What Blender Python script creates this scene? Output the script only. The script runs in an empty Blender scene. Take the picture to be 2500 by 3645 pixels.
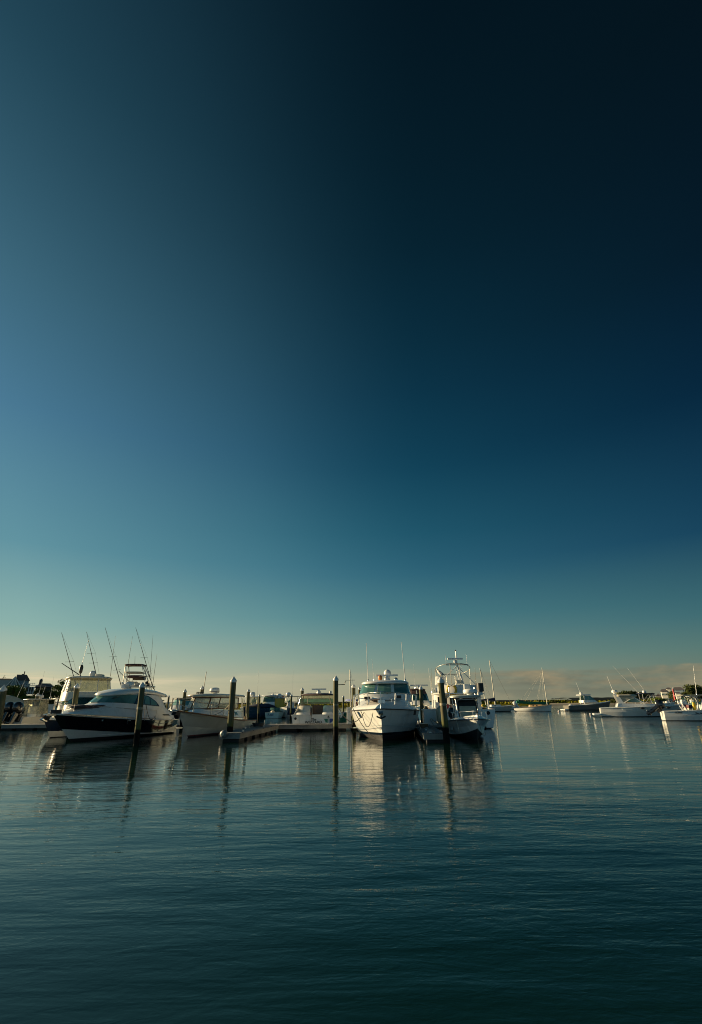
import bpy, math, random
from mathutils import Vector, Matrix
R = math.radians
random.seed(7)
scene = bpy.context.scene
COL = scene.collection

# ------------------------------------------------------------------ camera
FPX, HCAM = 1750.0, 1.9
PITCH, ROLL = math.atan(684/FPX), R(.6)
cam = bpy.data.cameras.new('camera'); camo = bpy.data.objects.new('camera', cam); COL.objects.link(camo)
cam.sensor_fit = 'HORIZONTAL'; cam.sensor_width = 36; cam.lens = 36*FPX/2500
cam.clip_start = .1; cam.clip_end = 30000
Rv = Vector((1,0,0)); Uv = Vector((0,-math.sin(PITCH),math.cos(PITCH))); Fv = Vector((0,math.cos(PITCH),math.sin(PITCH)))
Rc = Rv*math.cos(ROLL)-Uv*math.sin(ROLL); Uc = Rv*math.sin(ROLL)+Uv*math.cos(ROLL)
m3 = Matrix((Rc,Uc,-Fv)).transposed()
camo.matrix_world = Matrix.Translation((0,0,HCAM)) @ m3.to_4x4()
scene.camera = camo

def ray(px,py):
    d = Rc*(px-1250)+Uc*(1822.5-py)+Fv*FPX
    return d
def at(px,py,Y):
    d = ray(px,py); return Vector((0,0,HCAM))+d*(Y/d.y)
def gr(px,py,z=0):
    d = ray(px,py); return Vector((0,0,HCAM))+d*((z-HCAM)/d.z)

# ------------------------------------------------------------------ world sky + sun
SUN_AZ, SUN_EL = R(71), R(12)        # azimuth measured to the left of the view axis
sund = Vector((-math.sin(SUN_AZ)*math.cos(SUN_EL), math.cos(SUN_AZ)*math.cos(SUN_EL), math.sin(SUN_EL)))
def lin(c):
    return tuple(((v/255)/12.92 if v<=10 else (((v/255)+.055)/1.055)**2.4) for v in c)+(1,)
class NT:
    def __init__(s,t): s.t=t; s.n=t.nodes; s.l=t.links
    def new(s,k,**kw):
        n=s.n.new(k)
        for a,b in kw.items(): setattr(n,a,b)
        return n
    def put(s,sock,v):
        if isinstance(v,bpy.types.NodeSocket): s.l.new(v,sock)
        else: sock.default_value=v
    def math(s,op,a,b=0,c=None,clamp=False):
        n=s.new('ShaderNodeMath',operation=op,use_clamp=clamp); s.put(n.inputs[0],a); s.put(n.inputs[1],b)
        if c is not None: s.put(n.inputs[2],c)
        return n.outputs[0]
    def mrange(s,v,a,b,c=0,d=1,smooth=False):
        n=s.new('ShaderNodeMapRange'); n.interpolation_type='SMOOTHSTEP' if smooth else 'LINEAR'
        s.put(n.inputs[0],v)
        for i,x in enumerate((a,b,c,d)): n.inputs[i+1].default_value=x
        return n.outputs[0]
    def mix(s,f,a,b,blend='MIX'):
        n=s.new('ShaderNodeMix',data_type='RGBA',blend_type=blend); s.put(n.inputs[0],f); s.put(n.inputs[6],a); s.put(n.inputs[7],b)
        return n.outputs[2]
    def ramp(s,f,stops,interp='LINEAR'):
        n=s.new('ShaderNodeValToRGB'); r=n.color_ramp; r.interpolation=interp
        while len(r.elements)<len(stops): r.elements.new(.5)
        for e,(p,c) in zip(r.elements,stops): e.position=p; e.color=c if len(c)==4 else tuple(c)+(1,)
        s.put(n.inputs[0],f); return n.outputs[0]
    def noise(s,vec,scale,detail=3,rough=.5,dist=0):
        n=s.new('ShaderNodeTexNoise'); s.put(n.inputs['Vector'],vec); n.inputs['Scale'].default_value=scale
        n.inputs['Detail'].default_value=detail; n.inputs['Roughness'].default_value=rough; n.inputs['Distortion'].default_value=dist
        return n.outputs[0]
    def mapping(s,vec,scale=(1,1,1),rot=(0,0,0),loc=(0,0,0)):
        n=s.new('ShaderNodeMapping'); s.put(n.inputs[0],vec); n.inputs[1].default_value=loc; n.inputs[2].default_value=rot; n.inputs[3].default_value=scale
        return n.outputs[0]

world = bpy.data.worlds.new('World'); scene.world = world; world.use_nodes = True
w = NT(world.node_tree); w.n.clear()
tc = w.new('ShaderNodeTexCoord'); sep = w.new('ShaderNodeSeparateXYZ'); w.l.new(tc.outputs['Generated'],sep.inputs[0])
dx, dz = sep.outputs[0], sep.outputs[2]
# elevation ramps of the polarised evening sky: towards the sun, across, and opposite
def sky_ramp(rows):
    return w.ramp(w.math('MAXIMUM',dz,0), [(z,lin(c)) for z,c in rows])
rl = sky_ramp([(0,(204,190,160)),(.05,(190,192,166)),(.072,(176,188,166)),(.13,(136,174,168)),(.262,(94,145,158)),(.47,(72,120,147)),(.638,(62,106,126)),(.83,(40,80,98)),(1,(26,58,76))])
rc_ = sky_ramp([(0,(162,158,128)),(.04,(154,158,134)),(.08,(122,150,140)),(.16,(76,128,136)),(.24,(50,107,126)),(.32,(32,92,112)),(.44,(16,72,94)),(.57,(9,57,78)),(.755,(3,38,53)),(.92,(0,21,32)),(1,(0,16,25))])
rr = sky_ramp([(0,(98,110,98)),(.05,(94,116,106)),(.08,(80,114,110)),(.13,(56,102,110)),(.262,(15,62,88)),(.47,(0,34,57)),(.638,(0,19,33)),(.83,(0,9,16)),(1,(0,9,15))])
dq = w.math('ADD',dx,w.math('MULTIPLY',w.math('SUBTRACT',dz,.45),.10)); dq = w.math('ADD',dq,w.math('MULTIPLY',w.math('SUBTRACT',w.noise(tc.outputs['Generated'],1.7,4,.55),.5),.05))
fl = w.math('POWER',w.mrange(dq,-.58,.16,1,0),1.55); fr = w.math('POWER',w.mrange(dq,-.20,.60,0,1),1.3)
skyc = w.mix(fl,rc_,rl); skyc = w.mix(fr,skyc,rr)
back = sky_ramp([(0,(126,158,170)),(.12,(104,148,168)),(.35,(66,114,140)),(.7,(30,66,88)),(1,(20,44,60))])
skyc = w.mix(w.mrange(sep.outputs[1],.05,-.4,0,1,True),skyc,back)
# low bank of thin cloud along the horizon
cv = w.mapping(tc.outputs['Generated'],(2.2,2.2,30.0))
cn = w.noise(cv,2.0,7,.6,.8)
lump = w.noise(w.mapping(tc.outputs['Generated'],(1,1,3)),9.0,4,.6)
topedge = w.math('ADD', w.math('ADD',w.math('MULTIPLY',cn,.02),w.math('MULTIPLY',lump,.022)), .034)
cm = w.mrange(w.math('SUBTRACT',topedge,dz),-.003,.006,0,1,True)
cm = w.math('MULTIPLY',cm,w.mrange(cn,.35,.6,.25,.85))
cright = w.mix(w.mrange(lump,.42,.66),lin((106,108,94)),lin((160,142,110)))
cleft = w.mix(w.mrange(cn,.42,.7),lin((196,194,158)),lin((222,206,172)))
ccol = w.mix(w.mrange(dx,-.35,.32),cleft,cright)
cm = w.math('MULTIPLY',cm,w.mrange(dz,.0,.028,.35,1))
cm = w.math('MULTIPLY',cm,w.math('ADD',w.mrange(dx,-.1,-.5,.1,.9),w.mrange(dx,.06,.3,.2,.85),clamp=True))
skyc = w.mix(cm,skyc,ccol)
nish = w.new('ShaderNodeTexSky',sky_type='NISHITA'); nish.sun_disc=False; nish.sun_elevation=SUN_EL; nish.sun_rotation=-SUN_AZ
b1 = w.new('ShaderNodeBackground'); w.put(b1.inputs[0],skyc); b1.inputs[1].default_value=.515
b2 = w.new('ShaderNodeBackground'); w.put(b2.inputs[0],nish.outputs[0]); b2.inputs[1].default_value=.0012
ad = w.new('ShaderNodeAddShader'); wo = w.new('ShaderNodeOutputWorld')
w.l.new(b1.outputs[0],ad.inputs[0]); w.l.new(b2.outputs[0],ad.inputs[1]); w.l.new(ad.outputs[0],wo.inputs[0])

sun = bpy.data.lights.new('sun','SUN'); sun.energy=5.0; sun.angle=R(.6); sun.color=(1,.78,.46)
suno = bpy.data.objects.new('sun',sun); COL.objects.link(suno)
suno.rotation_euler = (-sund).to_track_quat('-Z','Y').to_euler()
scene.view_settings.view_transform='Standard'; scene.view_settings.look='None'; scene.view_settings.exposure=.95; scene.view_settings.gamma=1
scene.render.engine='CYCLES'; scene.cycles.filter_width=1.0
scene.render.resolution_x=702; scene.render.resolution_y=1024

# ------------------------------------------------------------------ materials
MATS={}
def mat(name,col,rough=.5,metal=0,var=.12,scale=3.0,spec=.5,bump=0,coat=0,dirt=None,stretch=(1,1,1)):
    if name in MATS: return MATS[name]
    m=bpy.data.materials.new(name); m.use_nodes=True; t=NT(m.node_tree); b=t.n['Principled BSDF']
    o=t.new('ShaderNodeTexCoord').outputs['Object']; o=t.mapping(o,stretch)
    n=t.noise(o,scale,5,.6)
    c=tuple(col)+(1,); c2=tuple(v*(1-2*var) for v in col)+(1,)
    k=t.mix(t.mrange(n,.35,.7),c,c2)
    if dirt:
        n2=t.noise(t.mapping(o,(2,2,.6)),1.7,6,.7)
        k=t.mix(t.mrange(n2,.52,.75,0,.6),k,tuple(dirt)+(1,))
    t.put(b.inputs['Base Color'],k); b.inputs['Roughness'].default_value=rough; b.inputs['Metallic'].default_value=metal
    b.inputs['Specular IOR Level'].default_value=spec; b.inputs['Coat Weight'].default_value=coat
    t.put(b.inputs['Roughness'],t.mrange(n,.3,.7,max(rough-.06,.02),rough+.08))
    if bump:
        bn=t.new('ShaderNodeBump'); bn.inputs['Strength'].default_value=1; bn.inputs['Distance'].default_value=bump
        t.put(bn.inputs['Height'],n); t.l.new(bn.outputs[0],b.inputs['Normal'])
    MATS[name]=m; return m
def clearmat(name,tint,white,amt,trans):
    m=bpy.data.materials.new(name); m.use_nodes=True; t=NT(m.node_tree); t.n.clear()
    tr=t.new('ShaderNodeBsdfTransparent'); tr.inputs[0].default_value=tuple(tint)+(1,)
    pr=t.new('ShaderNodeBsdfPrincipled'); pr.inputs['Base Color'].default_value=tuple(white)+(1,); pr.inputs['Roughness'].default_value=.15
    n=t.noise(t.new('ShaderNodeTexCoord').outputs['Object'],2.2,4,.6)
    mx=t.new('ShaderNodeMixShader'); t.put(mx.inputs[0],t.mrange(n,.3,.7,amt-.1,amt+.12)); t.l.new(tr.outputs[0],mx.inputs[1]); t.l.new(pr.outputs[0],mx.inputs[2])
    o=t.new('ShaderNodeOutputMaterial'); t.l.new(mx.outputs[0],o.inputs[0]); MATS[name]=m; return m
WHITE=mat('gelcoat_white',(.74,.74,.70),.22,var=.05,scale=1.2,coat=.3,dirt=(.55,.52,.44))
CREAM=mat('gelcoat_cream',(.66,.62,.50),.3,var=.08,scale=1.2)
GREYW=mat('painted_grey_white',(.44,.50,.48),.35,var=.08,scale=1.5)
BLACK=mat('hull_black',(.006,.007,.010),.08,var=.1,coat=.6)
NAVY=mat('hull_navy',(.010,.022,.055),.10,var=.1,coat=.5)
BLUEH=mat('hull_blue_grey',(.03,.08,.14),.25,var=.15)
GREYH=mat('hull_grey_brown',(.16,.15,.13),.22,var=.08)
PALEB=mat('hull_pale_aqua',(.42,.60,.58),.3,var=.08)
ANTI=mat('antifoul_black',(.012,.012,.014),.7,var=.2)
REDB=mat('bottom_paint_red',(.12,.02,.025),.6,var=.2)
GLASS=mat('tinted_glass',(.012,.05,.045),.05,var=.2,spec=.8,scale=.8)
GLASSG=mat('green_glass',(.09,.22,.19),.06,var=.25,spec=.8,scale=.9)
DARK=mat('dark_interior',(.010,.011,.012),.6)
METAL=mat('stainless_steel',(.62,.62,.60),.22,1,var=.05)
ALU=mat('anodised_tube',(.42,.40,.34),.35,.8,var=.08)
DPOLE=mat('dark_pole',(.06,.055,.045),.4,.4)
TEAK=mat('varnished_wood',(.20,.085,.03),.35,var=.2,scale=6)
CANT=mat('canvas_tan',(.46,.42,.31),.9,var=.12,scale=4,bump=.01)
CANG=mat('canvas_green',(.012,.17,.085),.9,var=.2,scale=4,bump=.01)
CANB=mat('canvas_navy',(.012,.02,.06),.9,var=.2,scale=4,bump=.01)
CANM=mat('canvas_maroon',(.09,.05,.045),.9,var=.15,scale=4)
CANC=mat('canvas_cocoa',(.15,.11,.065),.9,var=.15,scale=4)
AQUAC=mat('canvas_aqua',(.10,.30,.30),.85,var=.15,scale=4)
YEL=mat('yellow_vinyl',(.62,.42,.02),.5,var=.1)
RED=mat('red_plastic',(.45,.03,.03),.5)
ORNG=mat('orange_plastic',(.6,.2,.04),.5)
RUBBER=mat('black_rubber',(.015,.015,.016),.5)
OUTB=mat('outboard_black',(.012,.013,.016),.14,coat=.6)
ROPEM=mat('rope_pale',(.42,.37,.26),.9,var=.2,scale=20)
ROPED=mat('rope_dark',(.03,.03,.03),.9)
FENDM=mat('fender_vinyl',(.62,.52,.36),.45,var=.1)
FENDD=mat('fender_grey',(.20,.21,.20),.5,var=.2)
INK=mat('lettering_dark',(.02,.013,.012),.6)
INKB=mat('lettering_blue',(.03,.10,.20),.6)
TEALP=mat('teal_paint',(.01,.18,.12),.5)  # teal paint of the emblem cape and the daysailer hull
BLUEP=mat('blue_paint',(.02,.06,.28),.5)
CLEAR=clearmat('clear_vinyl',(.86,.9,.84),(.78,.77,.70),.42,0)
CLEARM=clearmat('milky_vinyl',(.8,.8,.7),(.72,.68,.58),.24,0)
CLEARG=clearmat('pale_green_glass',(.45,.68,.6),(.10,.22,.2),.42,0)
CLEARY=clearmat('yellow_curtain_vinyl',(.8,.6,.05),(.62,.42,.03),.7,0)

# piling timber: vertical grain, green weathering, dark wet tidal foot
def timber():
    m=bpy.data.materials.new('piling_timber'); m.use_nodes=True; t=NT(m.node_tree); b=t.n['Principled BSDF']
    o=t.new('ShaderNodeTexCoord').outputs['Object']
    g=t.noise(t.mapping(o,(9,9,.35)),2.2,7,.65)
    c=t.ramp(g,[(.25,(.04,.036,.022)),(.5,(.115,.105,.06)),(.75,(.22,.20,.12))])
    n2=t.noise(o,.9,4,.6)
    c=t.mix(t.mrange(n2,.45,.7,0,.7),c,(.07,.095,.04,1))
    z=t.new('ShaderNodeSeparateXYZ'); t.l.new(o,z.inputs[0])
    zz=t.math('ADD',z.outputs[2],t.math('MULTIPLY',n2,.25))
    c=t.mix(t.mrange(zz,.95,1.5,.6,0,True),c,(.085,.10,.018,1)); c=t.mix(t.mrange(zz,.80,.92,1,0,True),c,(.003,.003,.002,1)); b.inputs['Specular IOR Level'].default_value=.15
    t.put(b.inputs['Base Color'],c); t.put(b.inputs['Roughness'],t.mrange(zz,.68,.84,.8,.85))
    bn=t.new('ShaderNodeBump'); bn.inputs['Distance'].default_value=.012; t.put(bn.inputs['Height'],g); t.l.new(bn.outputs[0],b.inputs['Normal'])
    return m
TIMB=timber()
def planks(name,c1,c2,w_=.14,axis=0,rough=.8):
    m=bpy.data.materials.new(name); m.use_nodes=True; t=NT(m.node_tree); b=t.n['Principled BSDF']
    o=t.new('ShaderNodeTexCoord').outputs['Object']; s=t.new('ShaderNodeSeparateXYZ'); t.l.new(o,s.inputs[0])
    v=t.math('DIVIDE',s.outputs[axis],w_); fr_=t.math('FRACT',v); idx=t.math('FLOOR',v)
    wn=t.new('ShaderNodeTexWhiteNoise',noise_dimensions='1D'); t.put(wn.inputs['W'],idx)
    k=t.mix(wn.outputs[0],tuple(c1)+(1,),tuple(c2)+(1,))
    k=t.mix(t.mrange(t.noise(o,5,5,.7),.35,.7,0,.4),k,tuple(x*.6 for x in c1)+(1,))
    gap=t.math('LESS_THAN',fr_,.09); k=t.mix(gap,k,(.01,.01,.01,1))
    t.put(b.inputs['Base Color'],k); b.inputs['Roughness'].default_value=rough; return m
DECKP=planks('deck_planks',(.12,.125,.12),(.20,.20,.19))
FASC=mat('dock_fascia',(.27,.265,.235),.7,var=.2,scale=1.2,bump=.01,dirt=(.16,.15,.12))
SHING=planks('grey_shingle',(.24,.32,.36),(.30,.38,.42),.18,2)
SHINGD=planks('brown_shingle',(.055,.05,.045),(.08,.07,.06),.2,2)
ROOFM=planks('asphalt_roof',(.085,.075,.08),(.12,.105,.11),.25,2)
TRIM=mat('white_trim',(.62,.66,.66),.6)
HWHITE=mat('house_white',(.72,.68,.58),.7)
def leafmat(name,a,b_):
    m=bpy.data.materials.new(name); m.use_nodes=True; t=NT(m.node_tree); b=t.n['Principled BSDF']
    o=t.new('ShaderNodeTexCoord').outputs['Object']; n=t.noise(o,.7,3,.6); n2=t.noise(o,4,2)
    k=t.mix(t.mrange(n,.35,.65),tuple(a)+(1,),tuple(b_)+(1,)); k=t.mix(t.mrange(n2,.4,.7,0,.5),k,tuple(x*1.5 for x in b_)+(1,))
    t.put(b.inputs['Base Color'],k); b.inputs['Roughness'].default_value=.7; b.inputs['Specular IOR Level'].default_value=.15; return m
LEAFD=leafmat('leaves_dark',(.035,.048,.014),(.07,.085,.02))
LEAFG=leafmat('leaves_green',(.06,.095,.018),(.13,.16,.028))
BARK=mat('bark',(.09,.07,.05),.9,var=.3)

# ------------------------------------------------------------------ mesh builder
class MB:
    def __init__(s): s.v=[]; s.f=[]; s.m=[]; s.sm=[]; s.mats=[]
    def mi(s,m):
        if m not in s.mats: s.mats.append(m)
        return s.mats.index(m)
    def add(s,vs,fs,m,smooth=False):
        o=len(s.v); s.v+= [tuple(v) for v in vs]; k=s.mi(m)
        for f in fs: s.f.append(tuple(i+o for i in f)); s.m.append(k); s.sm.append(smooth)
        return s
    def box(s,c,d,m,rz=0,ry=0,tp=1.0):
        x,y,z=[q/2 for q in d]; M=Matrix.Translation(c)@Matrix.Rotation(rz,4,'Z')@Matrix.Rotation(ry,4,'Y')
        b=min(x,y,z)*.18; vs=[]
        for zz,sc in ((-z,1),(z,tp)):
            for q in ((-x,-y+b),(-x+b,-y),(x-b,-y),(x,-y+b),(x,y-b),(x-b,y),(-x+b,y),(-x,y-b)): vs.append(M@Vector((q[0]*sc,q[1]*sc,zz)))
        s.add(vs,[tuple(range(7,-1,-1)),tuple(range(8,16))]+[(i,(i+1)%8,(i+1)%8+8,i+8) for i in range(8)],m); return s
    def tube(s,pts,r,m,n=6,r2=None,closed=False):
        pts=[Vector(p) for p in pts]; N=len(pts); rings=[]
        for i,p in enumerate(pts):
            a=pts[i-1] if (i>0 or closed) else p; b=pts[(i+1)%N] if (i<N-1 or closed) else p
            t=(b-a).normalized(); u=t.cross(Vector((0,0,1)))
            if u.length<.05: u=t.cross(Vector((1,0,0)))
            u.normalize(); v=t.cross(u); rr_=r if r2 is None else r+(r2-r)*i/max(N-1,1)
            rings.append([p+u*math.cos(2*math.pi*k/n)*rr_+v*math.sin(2*math.pi*k/n)*rr_ for k in range(n)])
        vs=[q for g in rings for q in g]; fs=[]
        for i in range(N-1+(1 if closed else 0)):
            j=(i+1)%N
            for k in range(n): fs.append((i*n+k,i*n+(k+1)%n,j*n+(k+1)%n,j*n+k))
        s.add(vs,fs,m,True)
        if not closed: s.add(rings[0]+rings[-1],[tuple(range(n)),tuple(range(2*n-1,n-1,-1))],m)
        return s
    def lathe(s,prof,c,m,n=16,axis=(0,0,1),cap=True,sy=1):
        ax=Vector(axis).normalized(); q=ax.to_track_quat('Z','Y').to_matrix(); vs=[]
        for r_,z in prof:
            for k in range(n):
                a=2*math.pi*k/n; vs.append(Vector(c)+q@Vector((r_*math.cos(a),r_*math.sin(a)*sy,z)))
        fs=[(i*n+k,i*n+(k+1)%n,(i+1)*n+(k+1)%n,(i+1)*n+k) for i in range(len(prof)-1) for k in range(n)]
        s.add(vs,fs,m,True)
        if cap:
            if prof[0][0]>1e-4: s.add(vs[:n],[tuple(range(n-1,-1,-1))],m)
            if prof[-1][0]>1e-4: s.add(vs[-n:],[tuple(range(n))],m)
        return s
    def loft(s,rings,m,closed=True,caps=(1,1),smooth=True):
        n=len(rings[0]); vs=[p for g in rings for p in g]; fs=[]
        for i in range(len(rings)-1):
            for k in range(n if closed else n-1):
                fs.append((i*n+k,i*n+(k+1)%n,(i+1)*n+(k+1)%n,(i+1)*n+k))
        s.add(vs,fs,m,smooth)
        if caps[0]: s.add(rings[0],[tuple(range(n-1,-1,-1))],m)
        if caps[1]: s.add(rings[-1],[tuple(range(n))],m)
        return s
    def prism(s,poly,y0,y1,m,axis='y'):
        n=len(poly)
        f={'y':lambda a,b,t:(a,t,b),'x':lambda a,b,t:(t,a,b),'z':lambda a,b,t:(a,b,t)}[axis]
        vs=[f(a,b,y0) for a,b in poly]+[f(a,b,y1) for a,b in poly]
        s.add(vs,[tuple(range(n)),tuple(range(2*n-1,n-1,-1))]+[(i,i+n,(i+1)%n+n,(i+1)%n) for i in range(n)],m); return s
    def build(s,name,parent=None,loc=None,bevel=0):
        me=bpy.data.meshes.new(name); me.from_pydata(s.v,[],s.f)
        for m in s.mats: me.materials.append(m)
        me.polygons.foreach_set('material_index',s.m); me.polygons.foreach_set('use_smooth',s.sm); me.update()
        o=bpy.data.objects.new(name,me); COL.objects.link(o)
        if parent: o.parent=parent
        if loc is not None: o.location=loc
        import bmesh
        bm=bmesh.new(); bm.from_mesh(me); bmesh.ops.recalc_face_normals(bm,faces=bm.faces); bm.to_mesh(me); bm.free()
        if bevel:
            md=o.modifiers.new('bevel','BEVEL'); md.width=bevel; md.segments=2; md.limit_method='ANGLE'
        return o
def tag(o,label,cat,group=None):
    o['label']=label; o['category']=cat
    if group: o['group']=group
    return o
def thing(name,label,cat,loc,rz=0,group=None):
    o=bpy.data.objects.new(name,None); COL.objects.link(o); o.location=loc; o.rotation_euler=(0,0,rz); o.empty_display_size=.3
    return tag(o,label,cat,group)
def struct(o,kind='structure'): o['kind']=kind; return o
def lbl(o,l): o['label']=l; return o
def dupe(o,parent=None):
    c=o.copy(); COL.objects.link(c); c.parent=parent
    for ch in list(o.children): dupe(ch,c)
    return c
def text_part(s,size,parent,loc,rot,m,name='lettering',shear=0,ext=.004):
    cu=bpy.data.curves.new(name,'FONT'); cu.body=s; cu.size=size; cu.extrude=ext; cu.offset=size*.018; cu.shear=shear; cu.align_x='CENTER'
    t=bpy.data.objects.new('tmp',cu); COL.objects.link(t); bpy.context.view_layer.update()
    me=bpy.data.meshes.new_from_object(t.evaluated_get(bpy.context.evaluated_depsgraph_get())); bpy.data.objects.remove(t)
    me.name=name; me.materials.clear(); me.materials.append(m)
    o=bpy.data.objects.new(name,me); COL.objects.link(o); o.parent=parent; o.location=loc; o.rotation_euler=rot; return o
# ------------------------------------------------------------------ water
def water():
    m=bpy.data.materials.new('harbour_water'); m.use_nodes=True; t=NT(m.node_tree); b=t.n['Principled BSDF']
    b.inputs['Base Color'].default_value=(.0022,.015,.011,1); b.inputs['Roughness'].default_value=.03; b.inputs['IOR'].default_value=1.33
    o=t.new('ShaderNodeTexCoord').outputs['Object']
    s=t.new('ShaderNodeSeparateXYZ'); t.l.new(o,s.inputs[0])
    patch=t.noise(t.mapping(o,(.05,.13,1)),1.0,3,.5)
    # the basin close to the docks is sheltered: ripples die out towards it
    lee=t.mrange(t.math('ADD',s.outputs[1],t.math('MULTIPLY',t.math('SUBTRACT',patch,.5),3)),15.4,17.6,1,.07,True)
    far=t.mrange(s.outputs[1],60,160,0,.25)
    amp=t.math('ADD',t.math('MAXIMUM',lee,t.mrange(s.outputs[0],9,22,0,.8,True)),far)
    amp=t.math('MULTIPLY',amp,t.mrange(patch,.32,.66,.35,1.35,True))
    h1=t.noise(t.mapping(o,(1.0,2.3,1),(0,0,R(-24))),2.4,3,.55,.6)
    h2=t.noise(t.mapping(o,(1.0,1.7,1),(0,0,R(10))),7.0,3,.6,.5)
    h3=t.noise(t.mapping(o,(.7,1.5,1),(0,0,R(-30))),.42,2,.5)
    calm=t.noise(t.mapping(o,(.35,2.0,1),(0,0,R(-3))),1.3,3,.55,.3)
    h=t.math('ADD',t.math('MULTIPLY',h1,.0072),t.math('MULTIPLY',h2,.0030))
    h=t.math('MULTIPLY',h,amp)
    h=t.math('ADD',h,t.math('MULTIPLY',t.math('MULTIPLY',h3,.050),amp))
    h=t.math('ADD',h,t.math('MULTIPLY',calm,.013))
    bn=t.new('ShaderNodeBump'); bn.inputs['Strength'].default_value=1; bn.inputs['Distance'].default_value=1
    t.put(bn.inputs['Height'],h); t.l.new(bn.outputs[0],b.inputs['Normal'])
    mb=MB(); xs=[-9000,-300,-60,60,300,9000]; ys=[-400,0,60,150,600,12000]
    mb.add([(x,y,0) for y in ys for x in xs],[(j*6+i,j*6+i+1,j*6+7+i,j*6+6+i) for j in range(5) for i in range(5)],m)
    struct(mb.build('water'))
water()

# ------------------------------------------------------------------ boat kit
def hull(root,L,beam,rake,rows,fs,fb,deckm,shp=None,sheerp=2.0,tw=.88,t0=.35,cockpit=None,floor=.35,crown=.06,rail=None,railr=.04,rp=1.0,bul=0,n=26,bowcurve=1.0):
    """rows: (z_stern,z_bow,width,power,material above this row); last row is the sheer"""
    rows=list(rows)+[(fs,fb,1.0,shp or rows[-1][3]+.4,None)]
    zb_all=[r[1] for r in rows]; zlo,zhi=zb_all[0],zb_all[-1]
    def xe(z):
        if z<=0: return L+ .8*z
        return L+rake*(z/zhi)**bowcurve
    ts=[ (i/n) for i in range(n+1)]
    ts=[1-(1-t)**1.45 for t in ts]
    def P(k,t):
        zs,zb,wd,pw,_=rows[k]; x=xe(zb)*t
        z=zs(t) if callable(zs) else zs+(zb-zs)*t**(sheerp if k>1 else 3)
        sf=tw+(1-tw)*min(t/.3,1)**.7
        g=1 if t<t0 else 1-((t-t0)/(1-t0))**pw
        return Vector((x,beam/2*wd*sf*max(g,0),z))
    mb=MB()
    for k in range(len(rows)-1):
        a=[P(k,t) for t in ts]; b=[P(k+1,t) for t in ts]; mid=[(p+q)/2 for p,q in zip(a,b)]
        for sg in (1,-1):
            f=lambda p:Vector((p.x,p.y*sg,p.z))
            mb.loft([[f(p) for p in a],[f(p) for p in b]],rows[k][4],closed=False,caps=(0,0))
        mb.add([P(k,0),P(k+1,0),Vector((0,-P(k+1,0).y,P(k+1,0).z)),Vector((0,-P(k,0).y,P(k,0).z))],[(0,1,2,3)],rows[k][4])
    h=mb.build('hull',root)
    K=len(rows)-1; sh=[P(K,t) for t in ts]
    d=MB(); 
    def strip(pa,pb,m): d.loft([pa,pb],m,closed=False,caps=(0,0))
    fw=[p for p in sh if cockpit is None or p.x>=cockpit]
    C=Vector
    for sg in (1,-1):
        e=[C((p.x,p.y*sg,p.z+.002)) for p in fw]; i1=[C((p.x-.02,p.y*.6*sg,p.z+crown*.8)) for p in fw]; i2=[C((p.x-.03,0,p.z+crown)) for p in fw]
        strip(e,i1,deckm); strip(i1,i2,deckm)
    if cockpit is not None:
        af=[p for p in sh if p.x<cockpit]; af.append(fw[0]); fl=floor
        for sg in (1,-1):
            e=[C((p.x,p.y*sg,p.z+.002)) for p in af]; q=[C((max(p.x,.18),max(p.y-.2,.05)*sg,p.z+.004)) for p in af]
            fl_=[C((v.x,v.y,fl)) for v in q]; cc=[C((v.x,0,fl)) for v in q]
            strip(e,q,deckm); strip(q,fl_,deckm); strip(fl_,cc,deckm)
        y=af[0].y; z=af[0].z; yi=max(y-.2,.05)
        d.add([(0,y,z+.002),(0,-y,z+.002),(.18,-yi,z+.004),(.18,yi,z+.004)],[(0,1,2,3)],deckm)
        d.add([(.18,yi,z),(.18,-yi,z),(.18,-yi,fl),(.18,yi,fl)],[(0,1,2,3)],deckm)
    d.build('deck',root)
    if rail:
        r=MB(); pts=[C((p.x,p.y+.01,p.z-.02)) for p in sh]; r.tube(pts+[C((p.x,-p.y,p.z)) for p in reversed(pts[:-1])],railr,rail,6)
        r.build('rub_rail',root)
    sheerpt=lambda t:P(K,t)
    return sheerpt,xe
def plan(z,xb,xf,wb,wf,nose,ns=5,na=10,ez=2.4,rise=0):
    pts=[]; zfn=z if callable(z) else None; z=0 if zfn else z
    for i in range(ns): u=i/ns; pts.append(Vector((xb+(xf-nose-xb)*u,wb+(wf-wb)*u,z)))
    for i in range(na+1):
        a=math.pi/2*(1-2*i/na)  # 90 .. -90
        c=math.cos(a); s_=math.sin(a)
        pts.append(Vector((xf-nose+nose*abs(c)**(2/ez),wf*math.copysign(abs(s_)**(2/ez),s_),z)))
    for i in range(ns-1,-1,-1): u=i/ns; pts.append(Vector((xb+(xf-nose-xb)*u,-(wb+(wf-wb)*u),z)))
    for p in pts:
        if zfn: p.z=zfn(p.x)
        else: p.z+=rise*(p.x-xb)/(xf-xb)
    return pts
def cabin(root,name,rings,m,top=True,open_bottom=True):
    mb=MB(); mb.loft(rings,m,closed=True,caps=(0 if open_bottom else 1,1 if top else 0))
    return mb.build(name,root)
def surf(a,b,u,v):
    n=len(a)-1; 
    def ev(r):
        f=min(max(u,0),1)*n; i=min(int(f),n-1); return r[i].lerp(r[i+1],f-i)
    return ev(a).lerp(ev(b),v)
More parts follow.
